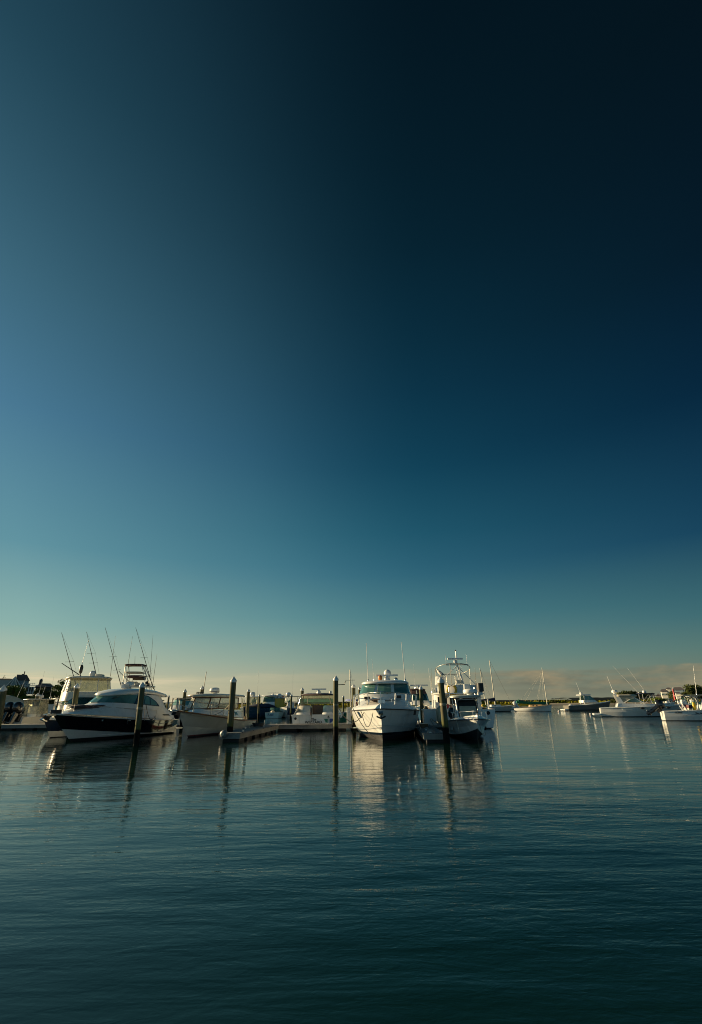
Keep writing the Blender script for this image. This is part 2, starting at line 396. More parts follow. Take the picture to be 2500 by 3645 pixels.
def patch(mb,a,b,u0,u1,v0,v1,m,off=.025,n=8,vt=None,vb=None,th=.02):
    """panel lying on the wall between plan rings a and b"""
    n_=n; fr_=[];bk=[]
    cx=sum((p for p in a),Vector())/len(a)
    for j in (0,1):
        ro=[];rb=[]
        for i in range(n_+1):
            u=u0+(u1-u0)*i/n_; lo=vb(i/n_) if vb else v0; hi=vt(i/n_) if vt else v1
            v=lo if j==0 else hi
            p=surf(a,b,u,v); e=1e-2
            tu=surf(a,b,min(u+e,1),v)-surf(a,b,max(u-e,0),v); tv=surf(a,b,u,1)-surf(a,b,u,0)
            nn=tu.cross(tv)
            if nn.length<1e-9: nn=Vector((1,0,0))
            nn.normalize()
            if nn.dot(Vector((p.x-cx.x,p.y*1.0,0)))<0: nn=-nn
            ro.append(p+nn*off); rb.append(p+nn*(off-th))
        fr_.append(ro);bk.append(rb)
    mb.loft([fr_[0],fr_[1],bk[1],bk[0],fr_[0]],m,closed=False,caps=(0,0),smooth=False)
    mb.add([fr_[0][0],fr_[1][0],bk[1][0],bk[0][0],fr_[0][-1],fr_[1][-1],bk[1][-1],bk[0][-1]],[(0,1,2,3),(4,5,6,7)],m)
    return mb
def win(root,a,b,u0,u1,v0,v1,m=None,name='window',**k):
    return patch(MB(),a,b,u0,u1,v0,v1,m or GLASS,**k).build(name,root)
def antenna(root,x,y,z,l,lean=(0,0),r=.018,m=None,name='antenna'):
    mb=MB(); mb.tube([(x,y,z),(x+lean[0]*l*.4,y+lean[1]*l*.4,z+l*.4),(x+lean[0]*l,y+lean[1]*l,z+l)],r,m or WHITE,5,r2=r*.45)
    mb.lathe([(r*2,0),(r*1.8,.18),(r,.22)],(x,y,z),METAL,6)
    return mb.build(name,root)
def rail(root,pts,h,m=METAL,r=.016,post=None,lean=(0,0),name='bow_rail',mid=False):
    mb=MB(); top=[Vector(p)+Vector((lean[0],lean[1]*(1 if p[1]>0 else -1 if p[1]<0 else 0),h)) for p in pts]
    mb.tube(top,r,m,6)
    if mid: mb.tube([(Vector(p)+q)/2 for p,q in zip(pts,top)],r*.7,m,5)
    for i,(p,q) in enumerate(zip(pts,top)):
        if i%(post or 1)==0: mb.tube([p,q],r*.85,m,5)
    return mb.build(name,root)
def radar_dome(root,x,y,z,r=.3,h=.26,m=None):
    mb=MB(); mb.lathe([(r*.5,0),(r*.5,.08),(r*.92,.1),(r,.16),(r,.16+h*.5),(r*.9,.16+h*.85),(r*.5,.16+h),(0,.16+h)],(x,y,z),m or WHITE,18)
    return mb.build('radar_dome',root)
def radar_bar(root,x,y,z,l=1.2,rz=0,tilt=0):
    mb=MB(); mb.lathe([(.2,0),(.2,.12),(.14,.2),(.1,.3)],(x,y,z),WHITE,12); mb.box((x,y,z+.36),(.16,l,.12),WHITE,rz)
    return mb.build('open_array_radar',root)
def sat_dome(root,x,y,z,r=.28):
    mb=MB(); mb.lathe([(r*.7,0),(r,.12),(r,r*1.1),(r*.85,r*1.55),(r*.5,r*1.85),(0,r*1.95)],(x,y,z),WHITE,16)
    return mb.build('satellite_dome',root)
def outboard(parent,x,y,z,s=1,tilt=0,m=None):
    """outboard engine on a transom at x; points aft (-x)"""
    g=bpy.data.objects.new('outboard_motor',None)
    mb=MB()
    def prof(w_,zz,x0,x1): 
        return [Vector((x0,w_*.7,zz)),Vector(((x0+x1)/2,w_,zz)),Vector((x1,w_*.75,zz)),Vector((x1+.03,0,zz)),Vector((x1,-w_*.75,zz)),Vector(((x0+x1)/2,-w_,zz)),Vector((x0,-w_*.7,zz)),Vector((x0-.04,0,zz))]
    mb.loft([prof(.15,.0,-.50,-.06),prof(.24,.12,-.72,.04),prof(.25,.35,-.80,.06),prof(.22,.55,-.74,.02),prof(.14,.66,-.58,-.10)],m or OUTB)
    g=mb.build('outboard_motor',parent)
    g.location=(x,y,z); g.scale=(s,s,s); g.rotation_euler=(0,tilt,0)
    lo=MB(); lo.loft([prof(.07,-1.25,-.5,-.28),prof(.08,-.7,-.5,-.22),prof(.12,-.1,-.52,-.12),prof(.13,.02,-.55,-.1)],m or OUTB)
    lo.lathe([(.01,-.3),(.09,-.12),(.1,.15),(.05,.3),(0,.36)],(-.42,0,-1.0),m or OUTB,10,axis=(1,0,0))
    lo.box((-.45,0,-.72),(.5,.26,.03),m or OUTB)
    for k in range(3):
        a=k*2.094+.3; lo.add([(-.74,0,-1.0),(-.70,.22*math.cos(a-.35),-1.0+.22*math.sin(a-.35)),(-.76,.24*math.cos(a),-1+.24*math.sin(a)),(-.78,.20*math.cos(a+.3),-1+.20*math.sin(a+.3))],[(0,1,2,3)],METAL)
    lo.build('lower_unit',g)
    b=MB(); b.box((.02,0,-.12),(.22,.3,.42),RUBBER); b.build('bracket',g)
    return g
def ttop(root,x0,x1,w_,z0,z1,m=WHITE,legm=ALU,th=.09,name='hardtop',drop=.05):
    mb=MB(); a=[plan(z1+dz_,x0-.0+i_,x1-i_,w_-i_,w_-i_,.5) for dz_,i_ in ((-th,.06),(-th*.4,0),(0,.04),(.03,.25))]
    mb.loft(a,m,caps=(1,1)); t=mb.build(name,root)
    l=MB()
    for sg in (1,-1):
        xa,xb_=x0+.35,x1-.5; y1=w_*.72*sg; y0=w_*.62*sg
        l.tube([(xa,y0,z0),(xa+.05,y1,z1-th)],.032,legm); l.tube([(xb_+.25,y0,z0),(xb_-.1,y1,z1-th)],.032,legm)
        l.tube([(xa,y0,z0+.1),(xb_-.1,y1,z1-th)],.022,legm)
        l.tube([(xa+.03,y1*.95,z0+(z1-z0)*.6),(xb_,y1*.97,z0+(z1-z0)*.6)],.022,legm)
    l.build('hardtop_frame',root); return t
def put(px,Y,rz,lx):
    p=at(px,2505,Y); return (p.x-lx*math.cos(R(rz)),Y-lx*math.sin(R(rz)),0)

# ------------------------------------------------------------------ pilings, docks, ropes
def piling(px,py,wpx,label,Y=None,lean=0,cap=None,band=False,dz=0,foot=-1.5):
    hor=2506.5-(px-1250)*.0105
    if Y is None: Y=1.5*2010/(hor-py)
    P=at(px,py,Y); r=wpx*Y/1879/2*.93; h=P.z
    t=thing('dock_piling',label,'piling',(P.x-lean*h,Y,0),group='timber pilings along the docks')
    n=14; ph=random.random()*6
    mb=MB(); rings=[]
    for z in (foot,0,.7,h*.45,h*.75,h-.3):
        rings.append([Vector((lean*z+math.cos(2*math.pi*k/n)*r*(1.08-.09*max(z,0)/h)*(1+.02*math.sin(3*k+ph)),math.sin(2*math.pi*k/n)*r*(1.08-.09*max(z,0)/h),z)) for k in range(n)])
    mb.loft(rings,TIMB); mb.build('post',t)
    c=MB(); c.lathe([(r*1.1,-.36*r/.17),(r*1.14,-.28*r/.17),(r*1.12,-.24*r/.17),(r*.56,-.12*r/.17),(.01,0)],(lean*h,0,h),cap or WHITE,16); c.build('cone_cap',t)
    if band:
        b=MB()
        for q in (0,.06): b.lathe([(r*1.06,0),(r*1.16,.03),(r*1.06,.06)],(lean*(h*.62),0,h*.55+q),ROPEM,14)
        b.build('rope_turns',t)
    return t,P,r
CAPD=mat('cap_grey',(.55,.56,.55),.5)  # plain light grey for piling caps
main=[
 (16,2438,23,'leftmost piling, thick and leaning, at the left edge of the photo',dict(lean=-.07)),
 (136,2466,12,'slim piling with white cone cap in front of the dark trees',{}),
 (70,2488,8,'short far piling in front of the green trees on the left',{}),
 (277,2431,19,'piling standing behind the bow rail of the black and white coupe cruiser',dict(Y=37,lean=-.04)),
 (509,2427,20,'dark leaning piling in front of the black hull of the coupe cruiser',dict(Y=28.6,lean=-.03,band=True)),
 (603-1,2513-39,7,'small piling just behind the roof overhang of the coupe cruiser',{}),
 (630,2484,5,'tiny far piling between the rod holders and the lobster boat bow',dict(Y=115)),
 (660,2452,12,'piling seen through the bow pulpit of the grey lobster boat',{}),
 (689,2475,8,'short piling just right of the lobster boat bow pulpit',{}),
 (722,2440,14,'piling behind the windshield of the lobster boat with a dark pole beside it',{}),
 (833,2407,22,'tall piling at the outer end of the left finger dock',dict(Y=31.6)),
 (886,2451,12,'piling behind the stern of the grey lobster boat',dict(foot=-1)),
 (906,2476,5,'tiny far piling right behind a white radome',dict(Y=110)),
 (924,2471,7,'thin piling in front of the blue covered boat',{}),
 (1011,2477,6,'thin piling beside the boat with yellow curtains',{}),
 (1038,2471,7,'thin piling in front of the navy hulled boat',{}),
 (1077,2447,12,'piling rising behind the left side of the moored express boat stern',dict(Y=53)),
 (1196,2404,19,'tall piling with a bracket arm standing alone in the open water',dict(Y=29.8)),
 (1223,2475,7,'thin far piling right of the tall lone piling',{}),
 (1259,2434,14,'piling left of the white cruiser bow, behind a thin white mast',{}),
 (1280,2444,10,'second piling left of the white cruiser windshield',{}),
 (1498,2440,14,'piling right beside the white cruiser bow, tied with many lines',dict(Y=40)),
 (1568,2408,23,'thick piling with a gull on its cap at the right finger dock',dict(Y=27.6,lean=-.03,band=True)),
]
PIL={}
for px,py,wp,lb,kw in main: PIL[px]=piling(px,py,wp,lb,**kw)
# bracket arm on the lone piling
t,P,r=PIL[1196]; b=MB(); b.tube([(r*.8,0,P.z-.52),(.52,0,P.z-.50)],.022,DPOLE); b.tube([(.50,0,P.z-.52),(.52,0,P.z-.40),(.58,0,P.z-.33)],.02,DPOLE); b.build('bracket_arm',t)
b=MB(); b.lathe([(r*1.05,0),(r*1.1,.03),(r*1.05,.06)],(0,0,P.z-1.62),ROPEM,14); b.build('rope_turns',t)
t,P,r=PIL[1568]; b=MB(); b.tube([(-.1-.03*2.6,0,P.z-.78),(-.45,0,P.z-.78)],.02,DPOLE); b.tube([(-.44,0,P.z-.78),(-.45,0,P.z-.66)],.018,DPOLE); b.build('bracket_arm',t)
t,P,r=PIL[722]; b=MB(); b.tube([(.12,-.1,P.z-.5),(.22,-.1,P.z+1.05)],.025,DPOLE); b.build('pole',t)
# gull
G=mat('gull_white',(.78,.76,.70),.7); GG=mat('gull_grey',(.28,.28,.28),.7)
t,P,r=PIL[1568]; g=thing('gull','white gull with grey back perched on the thick piling cap','bird',(P.x,P.y,P.z-.02),R(150))
def ell(mb,c,ax,rad,m,n=10):
    mb.lathe([(0,-ax)]+[(rad*math.sin(math.pi*i/8)**.8,-ax*math.cos(math.pi*i/8)) for i in range(1,8)]+[(0,ax)],c,m,n,axis=(.75,0,.66),cap=False)
b=MB(); ell(b,(0,0,.20),.20,.085,G); b.lathe([(0,-.055),(.04,-.04),(.058,0),(.04,.04),(0,.055)],(.13,0,.37),G,10); b.tube([(.08,0,.26),(.13,0,.36)],.045,G,8); b.build('body',g)
b=MB(); b.tube([(.17,0,.37),(.25,0,.35)],.014,YEL,5,r2=.005); b.build('beak',g)
for sg in (1,-1):
    b=MB(); b.add([(.12,.07*sg,.30),(.02,.095*sg,.27),(-.14,.07*sg,.12),(-.27,.03*sg,.04),(-.12,.085*sg,.20),(.04,.06*sg,.33)],[(0,1,2,4,5),(2,3,4)],GG); b.build('wing',g)
    b=MB(); b.tube([(.0,.03*sg,.12),(.0,.03*sg,0)],.008,YEL,5); b.build('leg',g)

def dock(name,label,x0,x1,y0,y1,z=.45,skew=0,grp='floating docks'):
    t=thing(name,label,'dock',((x0+x1)/2,(y0+y1)/2,0),group=grp)
    hx,hy=(x1-x0)/2,(y1-y0)/2
    def q(x,y): return (x+skew*y,y)
    def slab(mb,e,za,zb,m):
        vs=[]
        for zz in (za,zb):
            for a,b_ in ((-hx-e,-hy-e),(hx+e,-hy-e),(hx+e,hy+e),(-hx-e,hy+e)): X,Y_=q(a,b_); vs.append((X,Y_,zz))
        mb.add(vs,[(3,2,1,0),(4,5,6,7),(0,1,5,4),(1,2,6,5),(2,3,7,6),(3,0,4,7)],m)
    d=MB(); slab(d,-.03,z-.06,z,DECKP); d.build('deck',t)
    f=MB(); slab(f,0,z-.30,z-.062,FASC)
    slab(f,.03,z-.10,z-.04,FASC)
    f.build('fascia',t)
    p=MB(); nx=max(int(hx*2/1.8),1); ny=max(int(hy*2/1.8),1)
    for i in range(nx):
        for j in range(ny):
            if 0<i<nx-1 and 0<j<ny-1: continue
            a=-hx+(i+.5)*2*hx/nx; b_=-hy+(j+.5)*2*hy/ny; X,Y_=q(a,b_)
            p.box((X,Y_,-.02),(2*hx/nx*.8,2*hy/ny*.8,.36),ANTI)
    p.build('floats',t)
    for k in range(max(int(max(hx,hy)*2/4),1)):
        c=MB(); s=(-1 if k%2 else 1)
        if hx>hy: X,Y_=q(-hx+2+k*4,-hy+.15)
        else: X,Y_=q((hx-.15)*s,-hy+1.2+k*4)
        c.tube([(X-.02,Y_-.14,z+.07),(X,Y_,z+.08),(X+.02,Y_+.14,z+.07)],.025,METAL); c.tube([(X,Y_,z),(X,Y_,z+.08)],.03,METAL); c.build('cleat',t)
    return t
fl=at(800,2607,30.2); fr0=at(873,2610,30.2); fj=at(1010,2577,41.6)
dock('finger_dock','left finger dock with grey deck running out beside the lobster boat',fl.x,fr0.x,30.2,41.5,skew=(fj.x-fr0.x)/11.4*.9)
dock('cross_dock','cross dock with pale fascia in front of the moored express boat stern',-8.0,7.2,41.62,43.9)
fa=at(1541,2608,28.0); fb_=at(1628,2608,28.0)
dock('finger_dock','right finger dock between the white cruiser and the centre console boat',fa.x,fb_.x-.1,28.0,41.5,skew=.07)
dock('main_dock','low dock in front of the three black outboards on the far left',-46,-19.5,48.5,51)
dock('far_dock','short far dock beyond the gap between the small moored boats',-16.3,-14.0,86.5,88.5)
def sag(a,b,s,n=14): 
    a=Vector(a);b=Vector(b); return [a.lerp(b,i/n)-Vector((0,0,s*4*(i/n)*(1-i/n))) for i in range(n+1)]
def rope(label,a,b,s,m=None,r=.016,grp='mooring lines between boats and pilings'):
    a=Vector(a); mb=MB(); mb.tube([p-a for p in sag(a,b,s)],r,m or ROPEM,5); o=mb.build('mooring_line',loc=a); return tag(o,label,'rope',grp)
# ------------------------------------------------------------------ boats in the near slips
def V(*a): return Vector(a)
def coupe():
    t=thing('coupe_cruiser','black hulled white coupe cruiser with long curved windshield and green side windows','motor yacht',(-15.11,41.37,0),R(-99.4))
    lo=lambda u:(.60-.42*(u/.35)**.6 if u<.35 else .18+.54*((u-.35)/.65)**1.2)
    sp,xe=hull(t,9.6,3.5,1.98,[(-.45,-.35,.03,1.5,ANTI),(.05,-.06,.88,1.35,ANTI),(lambda u:.10+.06*u,.16,.92,1.45,WHITE),(lo,.72,.965,1.6,BLACK)],.95,1.56,WHITE,1.9,1.8,.92,.30,rail=WHITE,railr=.04,crown=.05,bowcurve=.9)
    s=MB()
    for sg in (1,-1): s.tube([( .3+9.6*u,sg*(1.66*(1-max((u-.3)/.7,0)**1.5)+.01),.10+.14*u+.16*u**3) for u in [i/14 for i in range(15)]],.03,WHITE,6)
    s.build('spray_strake',t)
    sl=lambda a,b:(lambda x:a+(b-a)*(x/11.5)**1.3)
    r0=plan(sl(.95,1.57),.15,11.2,1.62,1.58,6.2,ez=2.1); r1=plan(sl(1.42,1.66),1.0,10.6,1.46,1.40,5.0,ez=2.1)
    r2=plan(lambda x:1.74+.38*min(x/7.9,1),1.75,7.9,1.38,1.34,2.3); r3=plan(lambda x:2.62+.08*min(x/8,1),2.3,6.9,1.20,1.2,1.8)
    cabin(t,'deckhouse',[r0,r1,r2,r3],WHITE)
    zt=lambda k:(lambda x:k+.26*(1-((x-4.5)/3.3)**2)*1.0 if x<9 else k)
    ro=[plan(zt(2.46),1.55,7.2,1.24,1.24,1.9),plan(zt(2.54),1.4,7.35,1.32,1.3,2.0),plan(zt(2.68),1.6,7.1,1.22,1.22,1.9),plan(zt(2.79),2.4,6.2,.9,.9,1.5),plan(zt(2.82),3.2,5.4,.4,.4,1)]
    mb=MB(); mb.loft(ro,WHITE); mb.tube([(1.42,-.5,2.30),(1.2,-.5,2.25)],.04,RUBBER); mb.tube([(1.42,.9,2.30),(1.15,.9,2.27)],.04,RUBBER); mb.build('roof',t)
    win(t,r2,r3,.262,.738,.06,.93,GLASSG,'windshield',n=20)
    for a,b in ((.232,.262),(.738,.768)): win(t,r2,r3,a,b,.03,.97,BLACK,'pillar',n=2)
    arch=lambda q:.12+.82*math.sin(math.pi/2*min(q*1.25,1))**.7
    for a,b,c in ((.055,.232,0),(.945,.768,1)):
        f=win(t,r2,r3,a,b,.02,.9,BLACK,'side_window_surround',n=12,vt=arch,vb=lambda q:.0+.05*q)
        for q0,q1 in ((.12,.42),(.47,.72),(.76,.96)):
            mb=MB(); patch(mb,r2,r3,a+(b-a)*q0,a+(b-a)*q1,.1,.8,GLASSG,off=.035,n=5,vt=lambda q,q0=q0,q1=q1:arch(q0+(q1-q0)*q)-.08,vb=lambda q:.10); mb.build('pane',f)
    w_=MB()
    for y0,y1 in ((.15,1.0),(-.1,.85)):
        w_.tube([(7.75-abs(y0)*.3,y0+.05,2.17),(7.5-abs(y1)*.5,y1,2.5)],.015,RUBBER)
    w_.build('wipers',t)
    win(t,r0,r1,.03,.075,.55,.75,DARK,'side_vent',off=.02)
    b=MB(); b.loft([plan(z,.9+e,2.2,1.56-e,1.5-e,.3) for z,e in ((.9,0),(1.35,.1))],WHITE); b.build('cockpit_coaming',t)
    b=MB(); b.box((-.45,0,.30),(1.1,3.1,.10),WHITE); b.box((.0,0,.12),(.3,3.0,.36),WHITE); b.build('swim_platform',t)
    pts=[]
    for i in range(15):
        u=.30+.70*i/14; p=sp(u); pts.append((p.x-.12,max(p.y-.10,.0),p.z+.04))
    pts2=pts+[(x,-y,z) for x,y,z in reversed(pts[:-1])]
    rail(t,pts2,.56,ALU,.018,post=2)
    b=MB(); b.box((11.75,0,1.50),(.75,.22,.12),METAL); b.prism([(11.5,1.50),(12.1,1.52),(12.35,1.42),(12.1,1.36),(11.9,1.22),(11.75,1.40)],-.1,.1,DARK); b.box((11.3,0,1.66),(.5,.35,.2),DARK); b.build('anchor_roller',t)
    b=MB(); b.lathe([(.5,0),(.5,.04),(.3,.1),(0,.12)],(9.6,0,1.86),DARK,16); b.build('foredeck_hatch',t)
    b=MB(); b.loft([plan(z,7.8+e,9.6-e,.9-e,.8-e,.8) for z,e in ((1.84,0),(1.98,.03),(2.0,.1))],CANM); b.build('sun_pad',t)
    for x in (6.6,9.0,3.8):
        b=MB(); yy=1.60-(.30 if x>8 else .0); b.lathe([(.07,0),(.07,.02),(.04,.03)],(x,yy+.12,1.05 if x<8 else 1.12),METAL,10,axis=(0,1,0)); b.build('porthole',t)
    antenna(t,3.2,.9,2.6,1.9,(.1,.0),.012)
    radar_dome(t,4.6,.0,3.05,.34,.32)
    b=MB(); b.box((5.2,.1,3.2),(.5,.3,.25),WHITE); b.tube([(5.0,.1,3.2),(5.6,.1,3.42)],.06,WHITE); b.build('search_light',t)
    text_part('S',.30,t,(6.9,1.745,.88),(R(90),0,R(180)),METAL,'hull_emblem',.3)
    text_part('SPORT',.10,t,(1.05,1.66,.82),(R(90),0,R(180)),METAL,'hull_lettering')
    return t
HERO=coupe()

def lobster():
    t=thing('lobster_boat','pale grey lobster yacht with varnished windshield frame and white radome','motor boat',(-9.58,45.0,0),R(-96.2))
    sp,xe=hull(t,10.15,3.3,1.95,[(-.5,-.6,.03,1.4,ANTI),(.03,.05,.80,1.25,REDB),(.10,.12,.82,1.3,GREYW),(.14,.72,.88,1.5,GREYW)],.74,1.62,WHITE,3.2,1.9,.86,.30,rail=TEAK,railr=.045,crown=.04,cockpit=3.4,bowcurve=.75)
    s=MB()
    for sg in (1,-1): s.tube([(10.2*u+.2,sg*(1.45*(1-max((u-.3)/.7,0)**1.5)+.0),.12+.62*u**2.6) for u in [i/16 for i in range(16)]],.035,GREYW,6)
    s.build('spray_strake',t)
    sl=lambda a,b:(lambda x:a+(b-a)*x/11)
    r0=plan(sl(.78,1.45),2.9,9.9,1.30,1.30,3.2,ez=2.1); r1=plan(sl(1.42,1.68),2.9,9.4,1.18,1.15,2.6,ez=2.1)
    cabin(t,'trunk_cabin',[r0,r1],WHITE)
    p=MB(); p.loft([r1,[V(q.x*.97+.15,q.y*.6,q.z+.06) for q in r1]],WHITE); p.build('cabin_top',t)
    a=plan(1.68,3.6,9.0,1.16,1.10,.8); b=plan(2.45,3.5,8.35,1.10,1.05,.7)
    fr=MB()
    def post(u,r=.045): fr.tube([surf(a,b,u,0),surf(a,b,u,1)],r,TEAK,6)
    for u in (.03,.14,.26,.42,.58,.74,.86,.97): post(u)
    for v in (.02,.97): fr.tube([surf(a,b,.03+.94*i/30,v) for i in range(31)],.045,TEAK,6)
    fr.build('windshield_frame',t)
    for q0,q1 in ((.03,.14),(.14,.26),(.26,.42),(.42,.58),(.58,.74),(.74,.86),(.86,.97)):
        win(t,a,b,q0+.004,q1-.004,.04,.95,CLEAR,'pane',off=.0,n=4,th=.008)
    ro=[plan(2.50,2.9,8.75,1.22,1.2,.9),plan(2.56,2.8,8.9,1.27,1.25,.95),plan(2.66,3.0,8.6,1.15,1.1,.9),plan(2.70,3.8,7.8,.7,.7,.8)]
    m=MB(); m.loft(ro,CREAM); m.build('hardtop',t)
    for sg in (1,-1):
        g=MB(); g.tube([(3.0,1.2*sg,2.5),(2.6,1.28*sg,1.6),(2.2,1.33*sg,.85)],.022,METAL); g.tube([(3.5,1.2*sg,2.5),(2.9,1.3*sg,.9)],.02,METAL)
        g.tube([(3.5,1.15*sg,2.45),(3.4,1.2*sg,1.6)],.02,METAL); g.build('hardtop_strut',t)
        k=MB(); k.add([(3.4,1.17*sg,2.45),(3.4,1.19*sg,1.0),(2.75,1.24*sg,1.05),(3.0,1.19*sg,2.4)],[(0,1,2,3)],CLEARM); k.build('side_curtain',t)
    radar_dome(t,6.3,0,2.68,.36,.30)
    b_=MB(); b_.lathe([(.37,0),(.37,.04)],(6.3,0,2.83),NAVY,18,cap=False); b_.build('radome_band',t)
    for i in range(4):
        b_=MB(); b_.lathe([(.05,0),(.06,.1),(.03,.13)],(8.3,-.5+.14*i,2.68),DARK,8); b_.build('roof_light',t)
    for x0,x1 in ((5.2,5.9),(6.0,6.6),(4.3,4.9)):
        for sg in (1,-1):
            win(t,r0,r1,{5.2:.155,6.0:.185,4.3:.10}[x0] if sg>0 else 1-{5.2:.155,6.0:.185,4.3:.10}[x0],({5.2:.183,6.0:.212,4.3:.135}[x0]) if sg>0 else 1-({5.2:.183,6.0:.212,4.3:.135}[x0]),.32,.78,GLASS,'porthole_window',n=3)
    pts=[]
    for i in range(12):
        u=.52+.48*i/11; p=sp(u); pts.append((p.x-.05,max(p.y-.08,0),p.z+.02))
    pts2=pts+[(x,-y,z) for x,y,z in reversed(pts[:-1])]
    rail(t,pts2,.66,ALU,.028,post=3)
    b_=MB(); b_.tube([(12.0,.25,1.62),(12.75,.18,1.65),(12.75,-.18,1.65),(12.0,-.25,1.62)],.03,METAL); b_.tube([(12.7,.18,1.65),(12.75,.16,2.35),(12.75,-.16,2.35),(12.7,-.18,1.65)],.032,ALU); b_.tube([(12.75,.16,2.35),(11.6,.62,2.30)],.028,ALU); b_.tube([(12.75,-.16,2.35),(11.6,-.62,2.30)],.028,ALU); b_.box((12.3,0,1.64),(.9,.3,.06),TEAK); b_.build('bow_pulpit',t)
    b_=MB(); b_.prism([(12.0,1.5),(12.6,1.56),(12.75,1.4),(12.4,1.35),(12.2,1.15),(12.05,1.3)],-.12,.12,DARK); b_.build('anchor',t)
    b_=MB(); b_.lathe([(.12,0),(.16,.1),(.1,.22),(0,.25)],(1.6,1.0,.82),CANC,10); b_.build('canvas_bundle',t)
    antenna(t,4.2,.5,2.68,1.3,(-.05,0),.012)
    return t
LOB=lobster()

def whitecruiser():
    t=thing('express_cruiser','big white express cruiser seen bow on, three green windshield panes and dome on top','motor yacht',(2.75,41.0,0),R(-95.8))
    L=11.35
    sp,xe=hull(t,L,4.42,.95,[(-.7,-.9,.03,1.6,ANTI),(.0,.12,.80,1.8,ANTI),(.10,.30,.835,1.95,BLACK),(.26,.42,.86,2.05,WHITE),(.60,.95,.92,2.5,WHITE)],1.38,1.66,WHITE,2.9,1.6,.93,.42,rail=RUBBER,railr=.032,crown=.22)
    s=MB()
    pts=[sp(i/30) for i in range(31)]
    top=[V(p.x,p.y,p.z+.0) for p in pts]; in_=[V(p.x-.12,max(p.y-.10,0),p.z+.20) for p in pts]; in2=[V(p.x-.3,max(p.y-.34,0),p.z+.25) for p in pts]
    for sg in (1,-1):
        f=lambda l:[V(q.x,q.y*sg,q.z) for q in l]
        s.loft([f(top),f(in_),f(in2)],WHITE,closed=False,caps=(0,0))
    s.build('bulwark',t)
    s=MB()
    for sg in (1,-1): s.tube([(p.x*.985,sg*p.y*.965,p.z-1.12+.28*(i/30)**2) for i,p in enumerate(pts)],.012,GREYW,5)
    s.build('hull_moulding_line',t)
    r0=plan(lambda x:1.72,2,10.9,1.75,1.70,3.4); r1=plan(lambda x:2.02,2,10.0,1.62,1.60,2.9); r2=plan(lambda x:2.16,2,9.0,1.5,1.45,2.4)
    cabin(t,'foredeck_trunk',[r0,r1,r2],WHITE)
    a0=plan(2.0,1.2,7.9,1.86,1.78,1.7,ez=2.6); a=plan(2.46,1.2,7.6,1.78,1.72,1.6,ez=2.6); b=plan(3.16,1.4,6.2,1.60,1.55,1.3,ez=2.6)
    cabin(t,'cabin',[a0,a,b],WHITE)
    ro=[plan(3.14,.9,6.5,1.62,1.60,1.4),plan(3.20,.8,6.6,1.66,1.64,1.45),plan(3.30,.9,6.4,1.58,1.56,1.4),plan(3.40,1.4,5.8,1.25,1.2,1.2),plan(3.44,2.4,4.8,.7,.7,.8)]
    m=MB(); m.loft(ro,WHITE); m.build('roof',t)
    for q0,q1 in ((.24,.452),(.468,.532),(.548,.76)): win(t,a,b,q0,q1,.05,.95,GLASSG,'windshield_pane',n=8)
    for q0,q1 in ((.09,.25),(.91,.75)): win(t,a,b,q0,q1,.05,.9,GLASS,'side_window',n=8)
    w_=MB()
    for q in (.35,.5,.65): w_.tube([surf(a,b,q-.02,.02)+V(.06,0,0),surf(a,b,q+.04,.4)+V(.06,0,0)],.014,RUBBER)
    w_.build('wipers',t)
    # rail on stanchions
    q=[]
    for i in range(13):
        u=.42+.58*i/12; p=sp(u); q.append((p.x-.18,max(p.y-.16,0),p.z+.24))
    q2=q+[(x,-y,z) for x,y,z in reversed(q[:-1])]
    rail(t,q2,.62,METAL,.03,post=2,lean=(-.0,.05))
    b=MB(); b.prism([(12.0,1.5),(12.3,1.52),(12.38,1.42),(12.25,1.34),(12.1,1.30)],-.10,.10,METAL); b.tube([(12.3,0,1.42),(12.2,0,1.18)],.03,METAL); b.tube([(12.2,-.24,1.26),(12.28,0,1.16),(12.2,.24,1.26)],.045,DARK); b.build('anchor',t)
    b=MB(); b.box((11.1,0,2.02),(.5,.4,.16),METAL); b.build('windlass',t)
    for y in (-.75,.55):
        b=MB(); b.tube([(10.6,y-.16,2.12),(10.6,y+.16,2.12)],.03,METAL); b.tube([(10.6,y,2.0),(10.6,y,2.12)],.035,METAL); b.build('cleat',t)
    for x,y,z in ((9.9,-1.48,1.42),(9.9,1.48,1.42)):
        b=MB(); u=1 if y>0 else -1
        b.add([V(x-.28,u*1.98,z+.16),V(x+.12,u*1.83,z+.16),V(x+.14,u*1.76,z-.16),V(x-.24,u*1.90,z-.16)],[(0,1,2,3)],DARK); b.build('hull_port_light',t)
    radar_bar(t,4.1,.10,3.42,1.55); sat_dome(t,3.4,.12,3.72,.26)
    b=MB(); b.lathe([(.2,0),(.2,.4)],(3.4,.12,3.4),WHITE,10); b.build('dome_pedestal',t)
    b=MB(); b.lathe([(.03,0),(.14,.08),(.15,.3),(.0,.36)],(4.6,-.35,3.42),ORNG,10); b.build('safety_light',t)
    b=MB(); b.lathe([(.12,0),(.16,.06),(.1,.2),(0,.24)],(4.6,.75,3.38),METAL,10); b.build('searchlight',t)
    antenna(t,4.0,-1.25,3.32,2.75,(0,-.03),.034); antenna(t,4.0,1.4,3.3,2.8,(0,-.06),.034); antenna(t,3.6,-.85,3.36,1.6,(0,-.07),.016)
    b=MB(); b.box((9.4,-.95,2.24),(.25,.35,.14),DARK); b.box((8.9,.95,2.28),(.22,.3,.18),DARK); b.build('deck_gear',t)
    b=MB(); b.loft([plan(z,8.3+e,9.7-e,.75-e,.7-e,.5) for z,e in ((2.12,0),(2.26,.03),(2.30,.12))],WHITE); b.build('deck_hatch',t)
